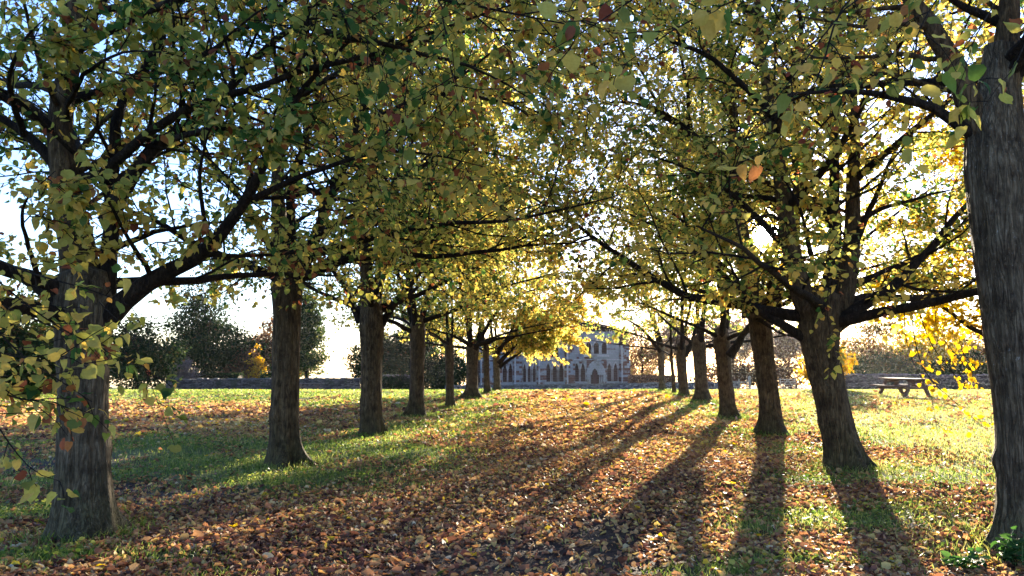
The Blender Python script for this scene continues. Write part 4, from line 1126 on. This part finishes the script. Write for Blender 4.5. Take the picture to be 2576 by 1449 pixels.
# field gate with its two posts
ga = at(1962, 978, 74); gb = at(2000, 978, 74)
gate = empty("field_gate", (ga[0], ga[1], float(gz(ga[0], ga[1]))))
tag(gate, "five-barred wooden field gate behind the lawn, seen between two right-row trunks", "gate")
GL = gb[0] - ga[0]
bm = bmesh.new()
for z in (0.25, 0.5, 0.74, 0.97, 1.22):
    box(bm, 0.07, GL, -0.02, 0.02, z - 0.05, z + 0.05)
bm_obj("gate_bars", bm, M_wood_pale, gate)
for a_, b_ in (((0.05, -0.045, 0.2), (GL * 0.5, -0.045, 1.2)), ((GL, -0.045, 0.2), (GL * 0.5, -0.045, 1.2))):
    bm = bmesh.new(); rot_box(bm, a_, b_, 0.045, 0.09); bm_obj("diagonal_brace", bm, M_wood_pale, gate)
for u in (0.035, GL + 0.04):
    bm = bmesh.new(); box(bm, u - 0.035, u + 0.035, -0.06, 0.03, 0.1, 1.35); bm_obj("end_stile", bm, M_wood_pale, gate)
def post(label, px, py, top, Y, w=0.11):
    a = at(px, py, Y); z0 = float(gz(a[0], a[1])); zt = at(px, top, Y)[2] - z0
    bm = bmesh.new(); box(bm, -w, w, -w, w, -0.1, zt)
    bmesh.ops.create_cone(bm, cap_ends=True, segments=4, radius1=w * 1.42, radius2=0.02, depth=0.12, matrix=Matrix.Translation((0, 0, zt + 0.063)) @ Matrix.Rotation(R(45), 4, 'Z'))
    o = bm_obj("gate_post", bm, M_wood_pale, None); o.location = (a[0], a[1], z0)
    tag(o, label, "post", "square wooden gate posts")
post("square wooden post standing just left of the field gate", 1950, 978, 938, 74)
post("wooden post between the rail fence and a thick right-row trunk", 1886, 975, 948, 74)
fa = at(1838, 977, 75); fb = at(1882, 977, 75)
fence = empty("rail_fence", (fa[0], fa[1], float(gz(fa[0], fa[1]))))
tag(fence, "short post-and-rail fence of pale timber at the back of the lawn", "fence")
FL = fb[0] - fa[0]
for z in (0.5, 0.95):
    bm = bmesh.new(); box(bm, 0, FL, -0.03, 0.03, z - 0.05, z + 0.05); bm_obj("rail", bm, M_wood_pale, fence)
for u in (0.1, FL * 0.5, FL - 0.1):
    bm = bmesh.new(); box(bm, u - 0.06, u + 0.06, 0.032, 0.14, -0.1, 1.2); bm_obj("fence_post", bm, M_wood_pale, fence)
# posts of the wire fence standing behind the left wall
wf = at(775, 953, 81.5)
wire = empty("wire_fence", (wf[0], wf[1], -2.05)); tag(wire, "thin post and wire fence showing above the left rubble wall", "fence")
wl = at(905, 953, 81.5)[0] - wf[0]; zt = at(800, 949, 81.5)[2] + 2.05
for u in np.linspace(0, wl, 5):
    bm = bmesh.new(); box(bm, u - 0.05, u + 0.05, -0.05, 0.05, -0.1, zt); bm_obj("fence_post", bm, M_wood, wire)
tb = Tubes()
for z in (zt - 0.08, zt - 0.35): tb.add(np.array([[(0, 0, z), (wl / 2, 0, z - 0.03), (wl, 0, z)]]), np.full((1, 3), 0.012), 4)
link_mesh("wire", tb.mesh("wire"), M_wood, wire)

# ------------------------------------------------------------------ background trees, shrubs, hedges
def bg_plant(name, label, cat, px, base_py, top_py, w_px, Y, mat, seed, n=5000, leaf=0.22, blobs=None, trunk=True, twigs=0, tone=(0.45, 0.22), gap=0.25, group=None, droop=0.0, z0=None, bare=False, trunk_h=0.35):
    """a tree or shrub: trunk, spreading limbs and a crown of many leaf clumps; blobs = (dx, dz, rx, rz) in crown units"""
    rng = np.random.default_rng(seed)
    c = at(px, base_py, Y); zg = float(gz(c[0], c[1])) if z0 is None else z0
    top = at(px, top_py, Y)[2]
    H = top - zg; Wd = w_px * Y / FPX
    root = empty(name, (c[0], c[1], zg)); tag(root, label, cat, group)
    if blobs is None:
        blobs = [(0, 0.3, 0.48, 0.32), (-0.2, 0.5, 0.3, 0.28), (0.22, 0.42, 0.32, 0.28), (0.03, 0.74, 0.26, 0.24)]
    sub = []
    for dx, dz, rx, rz in blobs:
        for _ in range(6):
            v = unit(rng.normal(0, 1, 3)); k = rng.uniform(0.3, 0.55)
            sub.append((dx + v[0] * rx * 0.85, dz + v[2] * rz * 0.85, rx * k, rz * k))
    blobs = [(a, b, c * 0.9, d * 0.9) for a, b, c, d in blobs] + sub
    tb = Tubes(); tr = Tubes()
    if trunk:
        th = H * 0.8
        P = grow(np.array([[0, 0, -0.1]]), np.array([[rng.normal(0, .05), rng.normal(0, .05), 1.0]]), np.array([th]), 8, 0.04, 0.02, rng)
        r0 = max(0.08, H * 0.022)
        tr.add(P, (r0 * (1 - 0.8 * np.linspace(0, 1, 8)) * (1 + 0.5 * np.exp(-np.linspace(0, 1, 8) * 12)))[None], 8)
        link_mesh("trunk", tr.mesh("trunk"), M_branch, root)
    else:
        P = grow(np.array([[0, 0, -0.05]]), np.array([[0, 0, 1.0]]), np.array([H * 0.6]), 8, 0.04, 0.02, rng)
    nb = 26 if not bare else 64
    pos, d, tt, _ = spawn(P, nb, trunk_h if trunk else 0.05, 1.0, 0.85, rng, 0.8)
    Lb = Wd * 0.5 * (1.1 - 0.55 * tt) * rng.uniform(0.7, 1.2, nb)
    B = grow(pos, d, Lb, 7, 0.12, 0.01 - droop, rng)
    tb.add(B, np.full((nb, 1), max(0.02, H * 0.005)) * (1 - 0.8 * np.linspace(0, 1, 7))[None], 4)
    pos, d, _, par = spawn(B, 7 if not bare else 26, 0.25, 1.0, 0.8, rng, 0.8)
    Tw = grow(pos, d, Lb[par] * 0.4 * rng.uniform(0.5, 1.2, len(pos)), 5, 0.18, -droop, rng)
    tb.add(Tw, np.full((len(Tw), 1), 0.015 if not bare else 0.03) * (1 - 0.6 * np.linspace(0, 1, 5))[None], 3)
    link_mesh("branches" if False else "limb", tb.mesh("limb"), M_twig if bare else M_branch, root)
    # clumped leaves on the shells and inside the blobs
    cl = []
    tot = sum(b[2] * b[2] * b[3] for b in blobs)
    ncl = max(20, n // 14)
    for dx, dz, rx, rz in blobs:
        m = max(4, int(ncl * rx * rx * rz / tot))
        v = unit(rng.normal(0, 1, (m, 3))) * (rng.uniform(0.25, 1, (m, 1)) ** 0.45)
        q = np.stack([dx * Wd + v[:, 0] * rx * Wd, v[:, 1] * rx * Wd, dz * H + v[:, 2] * rz * H], -1)
        cl.append(q)
    cl = np.concatenate(cl)
    cl = cl[cl[:, 2] > 0.03 * H]
    if bare: cl = Tw[rng.integers(len(Tw), size=ncl), rng.integers(2, 5, size=ncl)]
    nn = np.array([mnoise.noise((q[0] * 1.1 / max(1, Wd / 6) + seed, q[1] * 0.9, q[2] * 1.1 / max(1, H / 8))) for q in cl])
    cl = cl[nn > -0.55 + gap]
    cs = 0.05 * (Wd + H) * 0.5 * (0.5 if bare else 1)
    per = max(1, n // max(1, len(cl)))
    pos = np.repeat(cl, per, 0) + rng.normal(0, 1, (len(cl) * per, 3)) * cs * np.array((1, 1, 0.6))
    ctone = np.repeat(rng.normal(0, 0.14, len(cl)), per)
    pos[:, 2] = np.maximum(pos[:, 2], 0.05)
    m = len(pos)
    fw = rng.normal(0, 1, (m, 3)); fw[:, 2] -= 0.3
    nor = rng.normal(0, 0.6, (m, 3)); nor[:, 2] += 0.8
    me = leaf_mesh("crown", pos, fw, nor, leaf * rng.uniform(0.55, 1.3, m), np.clip(tone[0] + ctone + rng.normal(0, tone[1], m), 0, 1), rng)
    link_mesh("crown", me, mat, root)
    return root

bg_plant("yew_tree", "tall dark yew with a rusty tip rising over the clipped hedge on the left", "tree", 515, 975, 690, 230, 92, M_yew, 41, n=22000, leaf=0.26, tone=(0.4, 0.2),
         blobs=[(0.1, 0.33, 0.42, 0.30), (-0.12, 0.5, 0.28, 0.28), (-0.15, 0.8, 0.14, 0.2), (0.28, 0.3, 0.3, 0.26), (0.0, 0.66, 0.2, 0.2)], gap=0.1)
bg_plant("yew_tree", "dark green yew filling the gap just right of the nearest left trunk", "tree", 345, 985, 790, 200, 66, M_yew, 42, n=15000, leaf=0.2, tone=(0.5, 0.2), gap=0.05)
bg_plant("yew_tree", "shaggy yew with hanging needles behind the nearest left trunk", "tree", 40, 1010, 730, 330, 34, M_yew, 43, n=16000, leaf=0.16, tone=(0.62, 0.22), gap=0.1)
bg_plant("beech_tree", "red-brown beech left of the second left trunk", "tree", 685, 975, 795, 150, 98, M_beech, 44, n=13000, leaf=0.28, tone=(0.3, 0.2), gap=0.2)
bg_plant("mixed_tree", "green and russet tree showing right of the second left trunk", "tree", 770, 975, 735, 105, 88, M_shrub, 45, n=11000, leaf=0.26, tone=(0.5, 0.25), gap=0.25, blobs=[(-0.1, 0.6, 0.4, 0.4), (0.1, 0.4, 0.36, 0.3), (0.0, 0.8, 0.3, 0.2)])
bg_plant("golden_shrub", "golden-yellow shrub lit by the sun above the left wall", "shrub", 640, 975, 868, 60, 89.5, M_gold, 46, n=1100, leaf=0.2, tone=(0.4, 0.2), trunk=False, gap=0.35)
bg_plant("beech_shrub", "dull brown beech shrub below the golden shrub", "shrub", 612, 975, 880, 110, 90.5, M_beech, 64, n=6000, leaf=0.22, tone=(0.25, 0.2), trunk=False, gap=0.1)
bg_plant("bare_shrub", "leafless pinkish shrub behind the left end of the rubble wall", "shrub", 452, 972, 880, 95, 82, M_dry, 47, n=500, leaf=0.14, bare=True, trunk=False)
bg_plant("green_shrub", "low rounded green shrub at the right end of the clipped hedge", "shrub", 690, 975, 920, 75, 85, M_shrub, 48, n=3000, leaf=0.18, trunk=False, tone=(0.3, 0.2), gap=0.0)
bg_plant("evergreen_tree", "dark evergreen with a purplish crown behind the third left trunk", "tree", 945, 975, 835, 150, 92, M_yew, 49, n=13000, leaf=0.24, tone=(0.4, 0.25), gap=0.15)
bg_plant("evergreen_tree", "multi-stemmed evergreen over the ivy-covered wall end", "tree", 1030, 975, 800, 150, 94, M_yew, 50, n=12000, leaf=0.26, tone=(0.5, 0.25), gap=0.25, blobs=[(0, 0.6, 0.5, 0.32), (-0.2, 0.45, 0.3, 0.25), (0.2, 0.75, 0.3, 0.2)])
bg_plant("laurel_shrub", "dark blue-green laurel bushes left of the church corner", "shrub", 1125, 978, 850, 110, 84, M_shrub, 51, n=8000, leaf=0.22, trunk=False, tone=(0.25, 0.2), gap=0.0)
bg_plant("laurel_shrub", "dark laurel between the fourth and fifth left trunks", "shrub", 1085, 978, 880, 80, 83, M_shrub, 52, n=5000, leaf=0.22, trunk=False, tone=(0.3, 0.22), gap=0.05)
bg_plant("ivy", "ivy heaped over the end of the short stone wall", "ivy", 1000, 980, 946, 82, 78.4, M_yew, 53, n=4000, leaf=0.13, trunk=False, tone=(0.4, 0.2), gap=0.0, blobs=[(0, 0.5, 0.5, 0.5), (-0.3, 0.6, 0.25, 0.4), (0.3, 0.5, 0.25, 0.4)])
bg_plant("beech_tree", "russet half-bare beech against the right corner of the church", "tree", 1615, 975, 800, 120, 96, M_beech, 54, n=8000, leaf=0.22, tone=(0.6, 0.2), gap=0.2)
bg_plant("bare_tree", "twiggy pink-brown tree behind the right-row trunks nearest the church", "tree", 1710, 975, 800, 160, 98, M_dry, 55, n=8000, leaf=0.2, bare=True)
bg_plant("bare_tree", "wide twiggy tree with a few dry leaves above the rail fence", "tree", 1850, 978, 810, 230, 92, M_dry, 56, n=11000, leaf=0.2, bare=True, droop=0.03)
bg_plant("bare_tree", "thin twiggy tree between the gate and the leaning right-row tree", "tree", 1985, 978, 835, 180, 94, M_dry, 57, n=8000, leaf=0.2, bare=True)
bg_plant("orange_shrub", "orange-gold leafy shrub just right of the leaning right-row trunk", "shrub", 2075, 985, 830, 120, 40, M_gold, 58, n=3800, leaf=0.13, tone=(0.35, 0.25), gap=0.25)
bg_plant("oak_tree", "spreading brown oak behind the picnic table", "tree", 2195, 978, 800, 250, 84, M_beech, 59, n=14000, leaf=0.24, tone=(0.85, 0.2), gap=0.3)
bg_plant("oak_tree", "yellow-leaved oak behind the hanging golden branches", "tree", 2370, 978, 780, 230, 84, M_gold, 60, n=14000, leaf=0.24, tone=(0.85, 0.25), gap=0.25)
bg_plant("oak_tree", "russet oak at the right end of the brown stone wall", "tree", 2560, 978, 770, 260, 80, M_beech, 63, n=14000, leaf=0.24, tone=(0.6, 0.25), gap=0.2)
bg_plant("green_shrub", "green undergrowth along the foot of the wall under the spreading oak", "shrub", 2230, 978, 893, 230, 80, M_shrub, 61, n=11000, leaf=0.2, trunk=False, tone=(0.7, 0.2), gap=0.05, blobs=[(0, 0.5, 0.3, 0.5), (-0.35, 0.4, 0.2, 0.4), (0.35, 0.45, 0.2, 0.45)])
bg_plant("green_shrub", "dark undergrowth beside the nearest right trunk, behind the hanging branches", "shrub", 2440, 978, 888, 230, 78, M_shrub, 62, n=11000, leaf=0.2, trunk=False, tone=(0.5, 0.25), gap=0.05, blobs=[(0, 0.5, 0.3, 0.5), (-0.35, 0.4, 0.2, 0.4), (0.35, 0.45, 0.2, 0.45)])

def hedge(label, pxa, pxb, top_py, Y, depth, mat, seed, n=9000, tone=(0.4, 0.2)):
    rng = np.random.default_rng(seed)
    a = at(pxa, 950, Y); b = at(pxb, 950, Y); z0 = float(gz(a[0], a[1])); H = at(pxa, top_py, Y)[2] - z0; L = b[0] - a[0]
    root = empty("clipped_hedge", (a[0], a[1], z0)); tag(root, label, "hedge")
    bm = bmesh.new(); box(bm, 0.15, L - 0.15, -depth / 2 + 0.15, depth / 2 - 0.15, -0.1, H - 0.12)
    bm_obj("stem_mass", bm, M_branch, root)
    q = rng.uniform(0, 1, (n, 3)) * np.array((L, depth, H)) - np.array((0, depth / 2, 0))
    face = rng.integers(0, 3, n)
    q[:, 1] = np.where(face == 0, -depth / 2, q[:, 1]); q[:, 2] = np.where(face == 1, H, q[:, 2]); q[:, 1] = np.where(face == 2, depth / 2, q[:, 1])
    q += rng.normal(0, 0.05, q.shape)
    me = leaf_mesh("foliage", q, rng.normal(0, 1, (n, 3)), rng.normal(0, 1, (n, 3)), rng.uniform(0.07, 0.16, n), np.clip(rng.normal(tone[0], tone[1], n), 0, 1), rng)
    link_mesh("foliage", me, mat, root)
hedge("long clipped dark green hedge standing above the left rubble wall", 425, 608, 941, 84, 1.6, M_yew, 71, tone=(0.55, 0.2))
hedge("brown clipped hedge behind the low wall right of the church", 1583, 1700, 947, 84, 1.4, M_beech, 72, tone=(0.2, 0.15))

# ------------------------------------------------------------------ hazy air
bm = bmesh.new()
bmesh.ops.create_cube(bm, size=1, matrix=Matrix.Translation((0, 60, -1)) @ Matrix.Diagonal((260, 170, 50, 1)))
me = bpy.data.meshes.new("haze"); bm.to_mesh(me); bm.free()
hz = bpy.data.materials.new("haze_air"); hz.use_nodes = True
for n_ in list(hz.node_tree.nodes): hz.node_tree.nodes.remove(n_)
ho_ = hz.node_tree.nodes.new('ShaderNodeOutputMaterial'); hv = hz.node_tree.nodes.new('ShaderNodeVolumePrincipled')
hv.inputs['Color'].default_value = (0.95, 0.93, 0.92, 1); hv.inputs['Density'].default_value = HAZE; hv.inputs['Anisotropy'].default_value = 0.72
hz.node_tree.links.new(hv.outputs[0], ho_.inputs['Volume'])
haze = link_mesh("haze", me, hz)
tag(haze, "thin sunlit autumn haze over the avenue and lawns", "haze", None, 'stuff')

bg_plant("dark_shrub", "dark thicket behind the field gate and the rail fence", "shrub", 1900, 978, 905, 300, 90, M_beech, 65, n=13000, leaf=0.22, trunk=False, tone=(0.1, 0.15), gap=0.0, blobs=[(0, 0.5, 0.2, 0.5), (-0.3, 0.45, 0.22, 0.45), (0.3, 0.5, 0.22, 0.5), (-0.15, 0.4, 0.2, 0.4), (0.15, 0.4, 0.2, 0.4)])

# ------------------------------------------------------------------ small plants at the foot of trees
def nettle(label, px, py, seed, h=0.35, n=7):
    rng = np.random.default_rng(seed)
    g = ground_at(px, py)
    root = empty("nettle_plant", (g[0], g[1], float(gz(g[0], g[1])))); tag(root, label, "plant", "young nettles at the foot of the right trunk")
    st = np.zeros((n, 3)); st[:, :2] = rng.normal(0, 0.07, (n, 2))
    d = rng.normal(0, 0.25, (n, 3)); d[:, 2] = 1
    S_ = grow(st, d, h * rng.uniform(0.6, 1.1, n), 6, 0.08, 0, rng)
    tb = Tubes(); tb.add(S_, np.full((n, 6), 0.003), 4); link_mesh("stem", tb.mesh("stem"), M_nettle_stem, root)
    pos, d, t_, _ = spawn(S_, 9, 0.15, 1.0, 1.3, rng, 0.25)
    m = len(pos)
    me = leaf_mesh("foliage", pos, d + np.array((0, 0, -0.15)), rng.normal(0, 0.3, (m, 3)) + np.array((0, 0, 1)), rng.uniform(0.05, 0.095, m) * (1.2 - 0.5 * t_), rng.uniform(0, 1, m), rng, True)
    link_mesh("foliage", me, M_nettle, root)
M_nettle_stem = plain("nettle_stem", (0.08, 0.14, 0.04), 0.6)
nettle("leafy green nettle beside the foot of the nearest right trunk", 2540, 1425, 81, 0.3)
nettle("smaller nettle in the leaves just left of the nearest right trunk", 2430, 1432, 82, 0.16, 6)

print("leaves on ground etc:", GRASS_N, sum(len(o.data.polygons) for o in COL.objects if o.type == 'MESH'))
